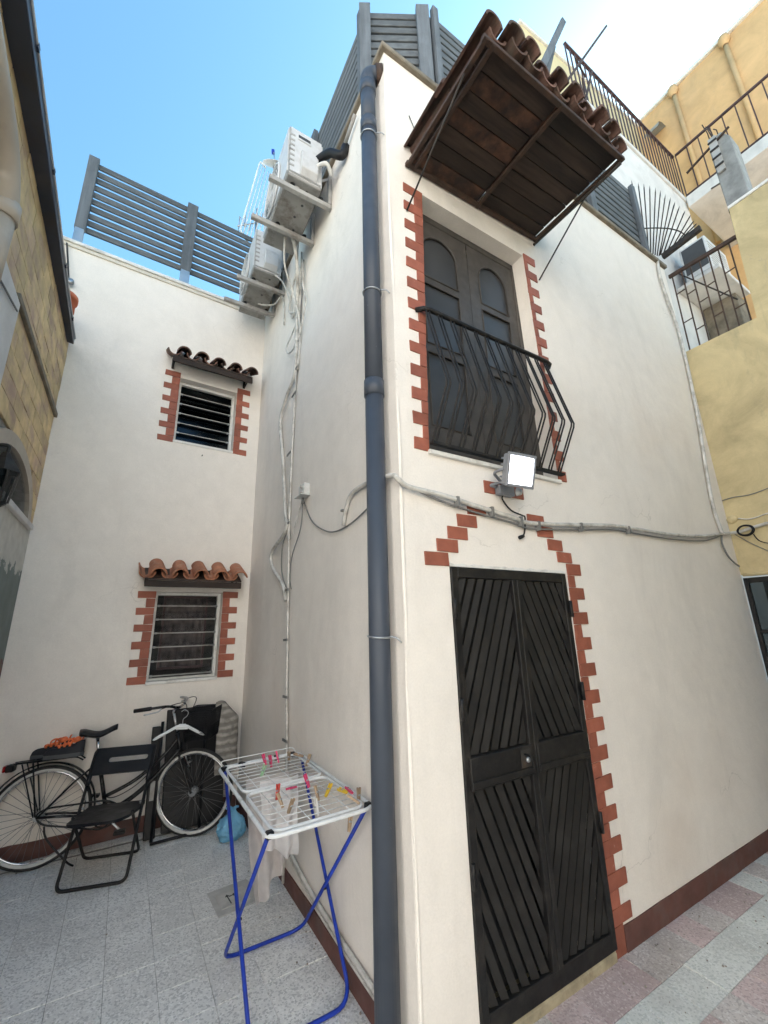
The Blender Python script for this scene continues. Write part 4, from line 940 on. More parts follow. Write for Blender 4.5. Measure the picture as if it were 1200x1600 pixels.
# ------------------------------------------------------------------ white block with the railed terrace behind
wb = thing('white_block', 'white rendered block behind the ochre wall carrying the railed terrace', 'building', (5,.4,0))
YW = .325
MB().box((3.99,YW,0),(6.62,1.20,8.86)).build('wall', 'white_wall', wb)
MB().box((3.40,YW,5.9),(3.988,1.20,8.86)).build('wall', 'white_wall', wb)
MB().box((3.38,YW-.03,8.862),(6.60,1.20,8.93)).build('terrace_slab', 'white_wall', wb, .006)
MB().box((6.52,-1.75,8.70),(8.20,YW-.032,8.93)).build('terrace_slab', 'white_wall', wb, .006)
def railing(a, b, n, par, z0=8.95, z1=9.95):
    a, b = Vector(a), Vector(b)
    r_ = MB(); r_.bar((*a,z1),(*b,z1), .04, .035); r_.bar((*a,z0+.03),(*b,z0+.03), .03, .025)
    rl = r_.build('railing', 'rail_brown', par, .003)
    bm_ = MB().box((-.008,-.008,z0),(.008,.008,z1)).mesh('bar', M['rail_brown'])
    for i in range(n+1):
        p = a.lerp(b, i/n); link('bar', bm_, rl, Matrix.Translation((p.x, p.y, 0)))
    return rl
railing((6.56,YW), (3.42,YW), 27, wb)
railing((6.56,YW-.04), (6.56,-1.7), 11, wb)
lat = MB()
for i in range(9): lat.bar((6.10+.055*i,YW+.5,8.94),(6.10+.055*i,YW+.5,9.75), .014, .012, (0,1,0))
for i in range(15): lat.bar((6.08,YW+.488,8.96+.055*i),(6.56,YW+.488,8.96+.055*i), .014, .012)
tag(lat.build('lattice_panel', 'trim'), 'small lattice panel behind the terrace railing corner', 'lattice')
# neighbour air conditioner inside the light well
an = thing('neighbour_air_conditioner', 'air conditioner on a shelf in the light well seen through the iron grille', 'air conditioner', (5.6,0,6.4))
MB().box((5.28,-.11,6.42),(5.98,.22,6.98)).build('casing', 'ac', an, .012)
MB().box((5.274,-.085,6.50),(5.279,.19,6.94)).build('grille', 'ac_dark', an)
for k in range(9): MB().box((5.33,-.114,6.50+.048*k),(5.90,-.109,6.508+.048*k)).build('louvre', 'bracket', an)
for x in (5.36, 5.88): MB().box((x-.02,-.17,6.36),(x+.02,YW-.003,6.40)).build('bracket', 'bracket', an, .003)
MB().box((5.2,-.20,6.30),(6.2,YW-.004,6.355)).build('shelf', 'white_wall', an, .005)
MB().box((5.95,-.10,5.5),(6.35,YW-.004,6.298)).build('hood_box', 'coping', an, .01)
cable('stay_wire', 'iron stay bracing the terrace above the grille', [(XR+.12,-.68,6.05),(5.4,-.55,7.6),(6.55,-.05,8.75)], .014, 'iron_grey', 'stay')
cable('stay_wire', 'second thinner iron stay below the terrace slab', [(XR+.12,-.69,5.80),(5.3,-.60,7.2),(6.55,-.35,8.72)], .012, 'iron_grey', 'stay')
# concrete stub column with starter bars
pc = thing('concrete_column', 'unfinished concrete column with starter bars on the ochre wall', 'column', (4.2,-.76,6.0))
MB().prism([(4.10,-.665,6.032),(4.10,-.865,6.032),(4.10,-.865,6.98),(4.10,-.80,7.13),(4.10,-.69,7.13),(4.10,-.665,7.0)], (.22,0,0)).build('shaft', 'concrete', pc, .008)
MB().box((4.065,-.755,6.60),(4.098,-.68,7.12)).build('channel', 'bracket', pc, .004)
for z in (6.68, 6.80, 6.92, 7.04): MB().box((4.05,-.76,z),(4.064,-.675,z+.02)).build('strap', 'iron_grey', pc)
for x, y, h in ((4.14,-.69,7.48),(4.17,-.72,7.42),(4.22,-.70,7.50),(4.20,-.76,7.36)): MB().tube([(x,y,7.10),(x+.005,y+.005,7.3),(x+.02,y+.03,h)], .006, 5).build('starter_bar', 'rust', pc)
MB().bar((4.08,-.42,6.93),(4.08,-.88,7.08), .02, .02).build('batten', 'rust', pc)
# apricot and pale yellow upper storeys
ob = thing('apricot_building', 'tall apricot building at the top right behind the terrace', 'building', (8.2,0,0))
MB().add([(8.2,1.254,0),(8.2,-2.0,0),(8.2,-2.0,13.38),(8.2,1.254,13.38),(14,1.254,13.38),(14,-2.0,13.38),(14,-2.0,0),(14,1.254,0)], [(0,1,2,3),(3,2,5,4),(1,6,5,2),(7,0,3,4),(6,7,4,5)]).build('wall', 'orange', ob)
MB().box((8.13,-2.0,13.38),(14,1.26,13.46)).build('coping', 'trim', ob, .01)
for y in (.43, -.55):
    MB().cyl((8.15,y,8.95),(8.15,y,13.3), .045, 10).build('downpipe', 'orange', ob)
    MB().lathe([(.0,.16),(.08,.13),(.11,.0),(.045,-.12)], (8.13,y,13.25), n=14).build('rainwater_head', 'orange', ob)
MB().grid(lambda s, t: Vector((8.2-.42*math.sin(t*math.pi/2), 1.05-.32*s+.0, 12.35+.30*math.cos(t*math.pi/2))), 6, 8).build('door_hood', 'concrete', ob)
pyb = thing('pale_yellow_building', 'pale yellow top storey rising behind the tiled canopy', 'building', (4,1.3,0))
yt = MB(); yt.prism([(3.99,1.256,0),(8.198,1.256,0),(8.198,1.256,13.30),(3.99,1.256,12.68)], (0,8,0)); yt.build('wall', 'paleyel', pyb)
MB().prism([(3.93,1.22,12.68),(8.198,1.22,13.31),(8.198,1.22,13.38),(3.93,1.22,12.75)], (0,8.06,0)).build('coping', 'trim', pyb)

# timber and rods sticking up behind the canopy
def stick(name, label, a, b, w_, h_, mat, cat, pts=None):
    return tag(MB().bar(a, b, w_, h_, (0,1,0)).build(name, mat, None, .003), label, cat, 'timbers and rods leaning behind the canopy')
YS = -.40
stick('timber_plank', 'thick grey plank leaning up behind the canopy tiles', (.80,YS,5.06),(1.885,YS,7.45), .06, .025, 'wood_z', 'plank')
stick('timber_plank', 'thin split plank crossing under the thick grey plank', (1.02,YS+.05,5.06),(1.71,YS+.05,6.99), .045, .02, 'wood_z', 'plank')
stick('iron_rod', 'longest thin rod slanting up to the right behind the canopy', (.92,YS,5.06),(2.875,YS,8.42), .022, .022, 'rust', 'rod')
stick('iron_rod', 'short rod crossing the long rod behind the canopy', (1.42,YS-.02,5.06),(2.20,YS-.02,6.99), .018, .018, 'rust', 'rod')
stick('iron_rod', 'bent stub rod leaning left behind the canopy', (2.09,YS+.03,6.86),(2.02,YS+.03,6.30), .016, .016, 'rust', 'rod')
MBx = MB().bar((1.985,YS+.01,7.01),(2.11,YS+.01,6.86), .014, .014).build('iron_rod', 'rust'); tag(MBx, 'tiny cross piece tied to the rods behind the canopy', 'rod', 'timbers and rods leaning behind the canopy')

# wire airer, dish and aerial above the wing fence
ai = thing('wall_airer', 'white wire airer frame raised above the wing fence', 'airer', bk(-.3,7.1,-.1))
O = -.13
MB().tube(fillet([bk(-.25,7.02,O),bk(-.395,7.20,O),bk(-.185,8.70,O),bk(-.10,8.62,O)], .06, 4), .014, 6).build('frame', 'white_en', ai)
for k in range(5):
    t = (k+1)/6; MB().cyl(bk(-.395+.29*t,7.20-.10*t,O), bk(-.185+.26*t,8.68-.20*t,O), .007, 5).build('wire', 'white_en', ai)
dsh = thing('satellite_dish', 'small satellite dish seen edge-on above the air conditioners', 'satellite dish', bk(.05,8.7,-.1))
ax = Vector((-.25,-.55,.80)).normalized(); cD = bk(.03,8.78,-.15)
MB().lathe([(0,.0),(.06,.004),(.12,.016),(.17,.036),(.172,.030),(.12,.008),(0,-.008)], cD, ax, 22).build('reflector', 'ac', dsh)
MB().tube([cD-ax*.005, cD-ax*.06, bk(.05,8.55,-.16), bk(.06,7.1,-.16), bk(.06,5.6,-.16)], .014, 7).build('mast', 'steel', dsh)
MB().tube([cD+Vector((.0,-.10,-.10)), cD+ax*.16+Vector((0,-.03,-.02))], .008, 6).build('feed_arm', 'steel', dsh)
MB().cyl(cD+ax*.15, cD+ax*.21, .025, 10).build('receiver', 'blue', dsh)
ae = thing('tv_aerial', 'pale television aerial with short elements beside the wire airer', 'aerial', bk(-.2,7.2,-.2))
MB().cyl(bk(-.16,5.64,-.22), bk(-.16,7.85,-.22), .014, 7).build('mast', 'steel', ae)
MB().cyl(bk(-.42,7.35,-.22), bk(.10,7.80,-.22), .010, 6).build('boom', 'steel', ae)
for k in range(7):
    t = k/6; q = bk(lerp(-.40,.08,t), lerp(7.37,7.79,t), -.22); MB().cyl(q+Vector((-.02,-.14,.02)), q+Vector((.02,.14,.02)), .006, 5).build('element', 'bracket', ae)
    if k % 2: MB().cyl(q+Vector((-.07,0,.10)), q+Vector((.03,0,-.03)), .006, 5).build('element', 'bracket', ae)
tag(MB().lathe([(0,.02),(.006,.015),(.005,0),(.004,-.02)], bk(-.627,3.635,.02), BN, 8).build('wall_hook', 'iron_grey'), 'little hook in the wing wall below the upper window', 'hook')

# ------------------------------------------------------------------ bicycle leaning on the wing wall
rc = Vector((-1.565, 2.868, 0)); fc = Vector((-.455, 2.742, 0)); hd = math.atan2(fc.y-rc.y, fc.x-rc.x); lean = rad(5.5)
bM = Matrix.Translation(rc) @ Matrix.Rotation(hd, 4, 'Z') @ Matrix.Rotation(-lean, 4, 'X')
bike = thing('bicycle', 'old black city bicycle with cream-walled tyres leaning against the wing wall', 'bicycle', tuple(rc))
RW = .345
def bpart(mb, nm, mat, par=None, m=bM, **kw): return mb.xf(m).build(nm, mat, par or bike, **kw)
def ring(R_, r_, o, n=48, k=8): return MB().tube([(o[0]+R_*math.cos(a), o[1], o[2]+R_*math.sin(a)) for a in [2*math.pi*i/n for i in range(n)]], r_, k, closed=True)
def wheel(o, m):
    t = bpart(ring(RW-.016, .017, o), 'wheel', 'tyre', None, m)
    bpart(ring(RW-.0265, .0165, o), 'sidewall', 'sidewall', t, m)
    bpart(ring(RW-.045, .008, o, 48, 6), 'rim', 'chrome', t, m)
    sp = MB()
    for i in range(36):
        a = 2*math.pi*i/36; s_ = 1 if i % 2 else -1; a2 = a+s_*(.9 if (i//2) % 2 else -.9)
        sp.cyl((o[0]+.022*math.cos(a2), o[1]+s_*.028, o[2]+.022*math.sin(a2)), (o[0]+(RW-.045)*math.cos(a), o[1], o[2]+(RW-.045)*math.sin(a)), .0016, 4)
    bpart(sp, 'spokes', 'spoke', t, m)
    bpart(MB().cyl((o[0],-.05,o[2]),(o[0],.05,o[2]), .018, 12).cyl((o[0],-.033,o[2]),(o[0],-.026,o[2]), .032, 14).cyl((o[0],.026,o[2]),(o[0],.033,o[2]), .032, 14), 'hub', 'steel', t, m)
RH = Vector((0,0,RW)); FH = Vector((1.105,0,RW)); BB = Vector((.455,0,.285)); HT = Vector((.930,0,.810)); HB = Vector((.968,0,.670)); ST_ = Vector((.345,0,.690))
wheel((0,0,RW), bM)
ax_ = (HT-HB).normalized()
sM = bM @ Matrix.Translation(HB) @ Matrix.Rotation(rad(-24), 4, ax_) @ Matrix.Translation(-HB)
wheel((1.105,0,RW), sM)
fr_ = MB(); fr_.tube(smooth_path([BB, BB.lerp(HB,.45)+Vector((0,0,-.045)), HB-ax_*-.02], 6), .019, 10)
fr_.tube(smooth_path([BB.lerp(ST_,.30), (.64,0,.50), (.84,0,.66), HT-ax_*.03], 6), .015, 10)
fr_.tube([BB, ST_], .0155, 10); fr_.tube([HB-ax_*.01, HT+ax_*.01], .020, 10)
for s_ in (-1, 1):
    fr_.tube([BB+Vector((-.02,s_*.03,0)), Vector((.12,s_*.055,.335)), RH+Vector((0,s_*.058,0))], .009, 8)
    fr_.tube([ST_+Vector((0,s_*.014,-.02)), Vector((.20,s_*.05,.55)), RH+Vector((0,s_*.058,0))], .0075, 8)
bpart(fr_, 'frame', 'bike')
fk = MB()
for s_ in (-1, 1): fk.tube(smooth_path([HB+Vector((0,s_*.02,-.01)), HB+Vector((.015,s_*.045,-.05)), Vector((1.045,s_*.05,.48)), FH+Vector((0,s_*.052,0))], 5), .010, 8)
bpart(fk, 'fork', 'bike', None, sM)
bpart(MB().bar(HB+Vector((.05,-.03,-.03)), HB+Vector((.10,-.045,-.12)), .02, .015).cyl(HB+Vector((.08,-.045,-.09)), HB+Vector((.085,.045,-.09)), .009, 6), 'brake', 'chrome', None, sM)
bpart(MB().tube([HT, HT+ax_*.20], .011, 8).tube(smooth_path([HT+ax_*.19, HT+ax_*.225+Vector((.02,0,0)), HT+ax_*.225+Vector((.06,0,.01))], 5), .013, 8), 'stem', 'chrome', None, sM)
hb = HT+ax_*.225+Vector((.06,0,.01))
for s_ in (-1, 1):
    pts = smooth_path([hb, hb+Vector((.0,s_*.10,.02)), hb+Vector((-.03,s_*.21,.045)), hb+Vector((-.12,s_*.27,.045)), hb+Vector((-.25,s_*.285,.035))], 6)
    bpart(MB().tube(pts, .011, 8), 'handlebar', 'bike' if s_ < 0 else 'chrome', None, sM)
    bpart(MB().tube([hb+Vector((-.125,s_*.271,.045)), hb+Vector((-.26,s_*.286,.034))], .0165, 10), 'grip', 'black_pl', None, sM)
    bpart(MB().tube(smooth_path([hb+Vector((-.06,s_*.24,.045)), hb+Vector((-.07,s_*.25,.015)), hb+Vector((-.17,s_*.30,.0))], 5), .006, 6), 'brake_lever', 'steel', None, sM)
    bpart(MB().tube(smooth_path([hb+Vector((-.06,s_*.24,.03)), hb+Vector((.10,s_*.12,.05)), HT+Vector((.06,0,.06)), HB+Vector((.06,0,.0))], 6), .0035, 5), 'brake_cable', 'black_pl', None, sM)
# saddle
def saddle(s, t):
    x = lerp(-.125, .145, s); w_ = (.085*(1-s)**.7+.020) if s > .12 else .085*math.sqrt(max(0, 1-((.12-s)/.12)**2)*.9+.1)+.018
    a = math.pi*2*t; zc = .018*math.cos(s*6)+.016*s
    h_ = .030 if math.sin(a) > 0 else .028*(1-.4*s)
    return Vector((.305+x, w_*math.cos(a), .885+zc+h_*math.sin(a)))
sd = MB(); sd.grid(saddle, 22, 20)
sd.add([saddle(0,t/20) for t in range(20)], [list(range(20))]); sd.add([saddle(1,t/20) for t in range(20)], [list(range(20))[::-1]])
bpart(sd, 'saddle', 'black_pl')
bpart(MB().tube([ST_, Vector((.312,0,.862))], .0125, 10), 'seat_post', 'chrome')
# mudguard, rear carrier, lamp, chain set
mg = MB()
def guard(s, t):
    a = rad(lerp(2, 172, s)); w_ = .030; q = (t-.5)*2
    R_ = RW+.016+.010*(1-q*q); return Vector((R_*math.cos(a), w_*q, RW+R_*math.sin(a)))
mg.grid(guard, 36, 6); bpart(mg, 'mudguard', 'bike')
bpart(MB().tube([Vector((-.32,-.02,RW+.15)), Vector((-.43,-.01,RW+.055))], [.020,.006], 6), 'mudguard_flap', 'bike')
cr = MB(); zc = .735
for s_ in (-1, 1):
    cr.tube(fillet([(.24,s_*.045,zc-.03),(.20,s_*.06,zc),(-.20,s_*.06,zc),(-.225,s_*.03,zc)], .03, 3), .006, 6)
    cr.tube([(-.09,s_*.062,zc-.006),(-.010,s_*.066,RW+.01)], .006, 6); cr.tube([(-.16,s_*.062,zc-.006),(-.022,s_*.066,RW+.01)], .005, 6)
for x in (-.21,-.10,.02,.14): cr.cyl((x,-.06,zc),(x,.06,zc), .005, 5)
cr.box((-.20,-.018,zc-.004),(.2,.018,zc+.004))
bpart(cr, 'carrier', 'bike')
bpart(MB().box((-.265,-.045,zc-.055),(-.215,.045,zc-.005)), 'lamp_housing', 'black_pl', bevel=.006)
bpart(MB().box((-.285,-.040,zc-.052),(-.266,.040,zc-.008)), 'rear_lamp', 'red', bevel=.005)
bpart(ring(.085, .006, (BB.x,-.045,BB.z), 30, 6), 'chainring', 'iron_grey')
bpart(MB().tube(fillet([(BB.x+.10,-.05,BB.z+.05),(BB.x,-.05,BB.z+.105),(.05,-.05,RW+.055),(-.02,-.05,RW+.02),(.03,-.05,RW-.05),(BB.x,-.05,BB.z-.10)], .05, 4, True), .007, 6, closed=True), 'chain_guard', 'bike')
bpart(MB().bar(BB+Vector((0,-.06,0)), BB+Vector((.12,-.065,-.12)), .016, .012).bar(BB+Vector((0,.06,0)), BB+Vector((-.12,.065,.12)), .016, .012), 'crank', 'steel')
for a, s_ in ((BB+Vector((.12,-.07,-.12)), -1), (BB+Vector((-.12,.07,.12)), 1)):
    bpart(MB().box(a+Vector((-.04,min(0,s_*.08),-.012)), a+Vector((.04,max(0,s_*.08),.012))), 'pedal', 'black_pl', bevel=.005)
bpart(MB().tube(smooth_path([(.06,-.07,RW-.06),(.09,-.075,.20),(.24,-.11,.045),(.30,-.13,.008)], 5), .007, 6), 'kickstand', 'bike')
bpart(MB().tube(smooth_path([HT+Vector((.0,0,-.03)), (.80,.01,.60), (.62,.01,.44), (.44,.01,.40), (.36,.02,.60)], 6), .004, 5), 'brake_cable', 'black_pl')
# wire basket on the handlebar
bs = MB(); bx0, bx1, bw_2, bz0, bz1 = 1.03, 1.27, .15, .78, 1.02
for zz, q in ((bz1,1.0),(lerp(bz0,bz1,.5),.94),(bz0,.88)):
    cx_ = (bx0+bx1)/2; hx = (bx1-bx0)/2*q; hy = bw_2*q
    bs.tube(fillet([(cx_-hx,-hy,zz),(cx_+hx,-hy,zz),(cx_+hx,hy,zz),(cx_-hx,hy,zz)], .03, 3, True), .005 if zz == bz1 else .003, 5, closed=True)
def edge_pts(q, zz, k):
    cx_ = (bx0+bx1)/2; hx = (bx1-bx0)/2*q; hy = bw_2*q; P = [Vector((cx_-hx,-hy,zz)),Vector((cx_+hx,-hy,zz)),Vector((cx_+hx,hy,zz)),Vector((cx_-hx,hy,zz))]
    return [P[i].lerp(P[(i+1) % 4], j/k) for i in range(4) for j in range(k)]
for p, q in zip(edge_pts(1, bz1, 26), edge_pts(.88, bz0, 26)): bs.cyl(p, q, .0017, 4)
for h_ in range(14):
    zz = lerp(bz0, bz1, (h_+.5)/14); q = lerp(.88, 1, (h_+.5)/14); bs.tube(edge_pts(q, zz, 2), .0017, 4, closed=True)
for k in range(9): bs.cyl((bx0+.03,-.13+.0325*k,bz0),(bx1-.03,-.13+.0325*k,bz0), .002, 4)
bpart(bs, 'basket', 'black_pl', None, sM)
# shoes on the carrier
def shoe(label, m, flipx):
    t = thing('shoe', label, 'shoe', tuple(m.translation), 'shoes on the bicycle carrier')
    def up_(s, a):
        x = s*.275; w_ = .036+.012*math.sin(s*math.pi*.9+.2)-.004*math.cos(s*7)
        h_ = lerp(.075, .045, min(1, s*1.25)) if s < .8 else .045*math.sqrt(max(.02, 1-((s-.8)/.2)**2))
        if s < .25: h_ = .088
        k = math.sqrt(max(.04, 1-((abs(s-.5)-.42)/.08)**2)) if abs(s-.5) > .42 else 1
        an = math.pi*a; return Vector((x, w_*k*math.cos(an), .028+h_*math.sin(an)))
    MB().grid(up_, 24, 12).xf(m).build('upper', 'shoe', t)
    sol = [Vector((s*.28-.003, sg*(.040+.011*math.sin(s*math.pi*.9+.2))*(math.sqrt(max(.05, 1-((abs(s-.5)-.42)/.08)**2)) if abs(s-.5) > .42 else 1), 0)) for sg, ss in ((-1, [i/16 for i in range(17)]), (1, [1-i/16 for i in range(17)])) for s in ss]
    MB().prism(sol, (0,0,.028)).xf(m).build('sole', 'shoe_sole', t)
    lc = MB()
    for k in range(3):
        s = .36+.13*k; lc.tube([(s*.275,.030*math.cos(math.pi*q/6)*1.0,.038+(.056-.03*k/5)*math.sin(math.pi*q/6)+.012) for q in range(1,6)], .009, 5)
        lc.tube([(s*.275+.012,.030*math.cos(math.pi*q/6),.034+(.055-.03*k/5)*math.sin(math.pi*q/6)+.014) for q in range(2,7)], .008, 5)
    for k in range(3): lc.tube(smooth_path([(.085,.0,.105),(.06+.02*k,.03*(k-1),.135),(.10+.015*k,.05*(k-1),.12),(.12,.06*(k-1),.09)], 5), .006, 5)
    lc.xf(m).build('laces', 'orange_lace', t)
    MB().lathe([(0,.034),(.020,.028),(.030,.012),(.026,-.006),(0,-.012)], (.055,0,.112), (.35,0,1), 12).xf(m).build('lining', 'orange_lace', t)
    MB().prism([(.02,-.012,.115),(.02,.012,.115),(.005,.012,.155),(.005,-.012,.155)], (.006,0,0)).xf(m).build('pull_tab', 'orange_lace', t)
    MB().tube([(.03,-.046,.05),(.10,-.050,.055),(.17,-.050,.05),(.22,-.046,.04)], .006, 5).xf(m).build('stripe', 'shoe_sole', t)
    return t
zS = zc+.006
shoe('black trainer with orange laces lying nearest on the carrier', bM @ Matrix.Translation((.235,-.055,zS)) @ Matrix.Rotation(rad(176), 4, 'Z'), 1)
shoe('second black and orange trainer at the back of the carrier', bM @ Matrix.Translation((.12,.055,zS)) @ Matrix.Rotation(rad(170), 4, 'Z'), 1)
# clothes hanger on the bars
hg = thing('clothes_hanger', 'white plastic clothes hanger hooked on the bicycle bars', 'hanger', (-.65,2.6,.8))
hM = Matrix.Translation(bk(-.650,.905,.50)) @ Matrix.Rotation(rad(-4), 4, 'Z') @ Matrix.Rotation(rad(4), 4, 'Y')
MB().tube(smooth_path([(-.205,0,-.095),(-.19,0,-.082),(-.06,-.004,-.008),(-.03,-.004,.004),(.03,-.004,.004),(.06,-.004,-.008),(.17,0,-.066),(.185,0,-.078)], 4), [.008]*4+[.012]*21+[.008]*4, 8).xf(hM).build('arms', 'hanger', hg)
MB().prism([(-.05,-.006,-.022),(.05,-.006,-.022),(.028,-.006,.022),(-.028,-.006,.022)], (0,.012,0)).xf(hM).build('neck', 'hanger', hg, .004)
MB().tube(smooth_path([(0,0,.02),(0,0,.06),(.025,0,.085),(.03,0,.115),(0,0,.135),(-.025,0,.12)], 6), .0035, 6).xf(hM).build('hook', 'steel', hg)
# folded black boards leaning on the wall
fb = thing('folded_table', 'folded black table leaning on the wall behind the bicycle', 'table', bk(-.5,0,.2))
tl = lambda u, z, o: bk(u, z, o+.20*(1-z/1.0))
MB().prism([tl(-.700,.03,.03),tl(-.185,.03,.03),tl(-.205,.985,.03),tl(-.720,.985,.03)], BN*.03).build('top', 'black_pl', fb, .006)
MB().prism([tl(-.835,.02,.05),tl(-.745,.02,.05),tl(-.765,.86,.05),tl(-.835,.86,.05)], BN*.03).build('leaf', 'black_pl', fb, .005)
for u in (-.775, -.40): MB().tube([tl(u,.01,.10), tl(u+.02,.90,.09)], .013, 8).build('leg', 'black_pl', fb)
MB().tube([tl(-.79,.018,.16), tl(-.36,.018,.16)], .012, 8).build('stretcher', 'black_pl', fb)
MB().prism([tl(-.815,.30,.092),tl(-.755,.30,.092),tl(-.755,.44,.092),tl(-.815,.44,.092)], BN*.004).build('label_plate', 'bracket', fb)
# curled striped mat
mt = MB()
def matf(s, t):
    a = lerp(-.5, 1.15, s); rr = .155+.012*noise.noise((s*2,t*4,3)); zz = lerp(.44, 1.06, t); top = max(0, t-.72)/.28
    cu_, co_ = -.250, .26
    return bk(cu_+rr*math.sin(a)*(1-.42*top*top)-.05*top, zz-.10*(1-math.cos(a))*1.2*top, co_+rr*math.cos(a)*.9-.05*t+.01*noise.noise((s*3,t*11,8)))
mt.grid(matf, 20, 34); mo = mt.build('floor_mat', 'matting'); tag(mo, 'curled grey striped mat hung over the bicycle basket', 'mat')
mo.modifiers.new('thick', 'SOLIDIFY').thickness = .008
# blue carrier bag
bmsh = bmesh.new(); bmesh.ops.create_icosphere(bmsh, subdivisions=5, radius=1)
for v in bmsh.verts:
    p = v.co.copy(); n_ = noise.noise(p*1.7+Vector((3,1,5)))*.15+noise.noise(p*4.1)*.12-abs(noise.noise(p*5.5+Vector((7,2,1))))*.20+.05
    k = 1+n_; v.co = Vector((p.x*.112*k, p.y*.105*k, max(-.088, p.z*.105*k)))
    if p.z > .55: f_ = (p.z-.55)/.45; v.co.x *= 1-.62*f_; v.co.y *= 1-.62*f_; v.co.z += .045*f_*f_
me = bpy.data.meshes.new('carrier_bag'); bmsh.to_mesh(me); bmsh.free(); me.materials.append(M['bag'])
for p in me.polygons: p.use_smooth = True
bg_ = thing('carrier_bag', 'tied light blue plastic carrier bag on the floor by the front wheel', 'bag', (-.185,2.505,0))
link('sack', me, bg_, Matrix.Translation((-.185,2.505,.090)))
kn = MB()
for k in range(3): kn.tube(smooth_path([(-.185,2.505,.20),(-.185+.03*math.cos(k*2.1),2.505+.03*math.sin(k*2.1),.235),(-.185+.06*math.cos(k*2.1+.4),2.505+.05*math.sin(k*2.1+.4),.225)], 5), [.016]*5+[.010]*5+[.003], 6)
kn.build('knot', 'bag', bg_)
rub = MB()
bmr = bmesh.new(); bmesh.ops.create_icosphere(bmr, subdivisions=2, radius=1)
for v in bmr.verts: p = v.co; v.co = Vector((p.x*.085, p.y*.08, p.z*.07))*(1+.25*noise.noise(p*2.5))
me = bpy.data.meshes.new('contents'); bmr.to_mesh(me); bmr.free(); me.materials.append(M['trim']); link('contents', me, bg_, Matrix.Translation((-.185,2.505,.085)))

# ------------------------------------------------------------------ folding chair
cO = Vector((-1.357,2.383,0)); cxv = Vector((.961,-.276,0)); cyv = Vector((.276,.961,0)); cM = Matrix((cxv, cyv, Vector((0,0,1)))).transposed().to_4x4(); cM.translation = cO
ch = thing('folding_chair', 'black folding chair with slotted backrest standing before the bicycle', 'chair', tuple(cO))
Wc = .430; inc = Vector((0,.455,.770))
P = fillet([inc*1.0+Vector((0,0,0)), Vector((0,0,.011)), Vector((Wc,0,.011)), inc+Vector((Wc,0,0))], .05, 5)
MB().tube(P, .0115, 8).xf(cM).build('front_frame', 'iron', ch)
for z in (.0,):
    MB().tube(fillet([Vector((.022,.06,.425)), Vector((.015,.445,.011)), Vector((Wc-.03,.445,.011)), Vector((Wc-.022,.06,.425))], .05, 5), .0105, 8).xf(cM).build('rear_frame', 'iron', ch)
e1 = inc.normalized(); LnI = inc.length; b0 = LnI-.185
def rrect(x0, x1, y0, y1, r, k=4):
    o = []
    for cx, cy, a0 in ((x1-r,y0+r,-90),(x1-r,y1-r,0),(x0+r,y1-r,90),(x0+r,y0+r,180)):
        o += [(cx+r*math.cos(rad(a0+90*i/k)), cy+r*math.sin(rad(a0+90*i/k))) for i in range(k+1)]
    return o
bo = rrect(-.016, Wc+.016, b0, LnI+.012, .035)
bh = rrect(.105, Wc-.035, b0+.085, b0+.125, .018)
nb_ = Vector((0, e1.z, -e1.y))
for s_ in (-1, 1):
    pass
def bmap(off): return lambda a, b: Vector((a, 0, 0))+e1*b+nb_*(off-.020*(1-((a-Wc/2)/(Wc/2))**2)*0)
bk_ = holed(bo, [bh], bmap(-.009), nb_*.018); 
tri2 = holed(bo, [bh], bmap(.009)); bk_.add(tri2.v, tri2.f)
bk_.add([bmap(-.009)(*p) for p in bo]+[bmap(.009)(*p) for p in bo], [(i, (i+1) % len(bo), (i+1) % len(bo)+len(bo), i+len(bo)) for i in range(len(bo))])
bk_.xf(cM).build('backrest', 'seat_pl', ch)
for x in (0, Wc): MB().tube([Vector((x,0,0))+e1*(b0-.07), Vector((x,0,0))+e1*(b0+.02)], .017, 8).xf(cM).build('sleeve', 'seat_pl', ch)
so_ = [(.012,.40),(.018,-.045),(.045,-.078),(.30,-.10),(.355,-.085),(.40,.02),(.420,.18),(.418,.40),(.39,.425),(.04,.425)]
so_ = [(p.x, p.y) for p in fillet([Vector((a,b,0)) for a, b in so_], .04, 3, True)]
seat = MB(); seat.prism([Vector((a, b, .432-.05*(b+.1)/.5)) for a, b in so_], (0,0,-.020)); seat.xf(cM).build('seat', 'seat_pl', ch, .004, 2)
for x in (.012, Wc-.012): MB().cyl((x-.014,.252,.418),(x+.014,.252,.418), .010, 8).xf(cM).build('pivot', 'steel', ch)

# ------------------------------------------------------------------ drying rack
dr = thing('drying_rack', 'white wire drying rack on crossed blue legs beside the side wall', 'drying rack', (-.28,.8,0))
ZR = .868
cA, cB_, cC, cD_ = Vector((-.548,1.350,ZR)), Vector((-.016,1.385,ZR)), Vector((-.030,.280,ZR)), Vector((-.545,.258,ZR))
MB().tube(fillet([cA, cB_, cC, cD_], .06, 6, True), .0095, 8, closed=True).build('outer_frame', 'white_en', dr)
Q = lambda s, t, z=0: (cD_.lerp(cC, s)).lerp(cA.lerp(cB_, s), t)+Vector((0,0,z))     # s across, t towards the far end
for t0, t1 in ((.03,.485),(.515,.965)):
    fr2 = MB(); fr2.tube(fillet([Q(.065,t0,.004),Q(.935,t0,.004),Q(.935,t1,.004),Q(.065,t1,.004)], .055, 5, True), .0075, 7, closed=True)
    tray = fr2.build('wing_frame', 'white_en', dr)
    for k in range(7):
        t = lerp(t0, t1, (k+1)/8); MB().cyl(Q(.07,t,.004), Q(.93,t,.004), .0021, 5).build('wire', 'white_en', tray)
    for s_ in (.22,.41,.60,.79): MB().cyl(Q(s_,t0,.001), Q(s_,t1,.001), .0021, 5).build('wire', 'white_en', tray)
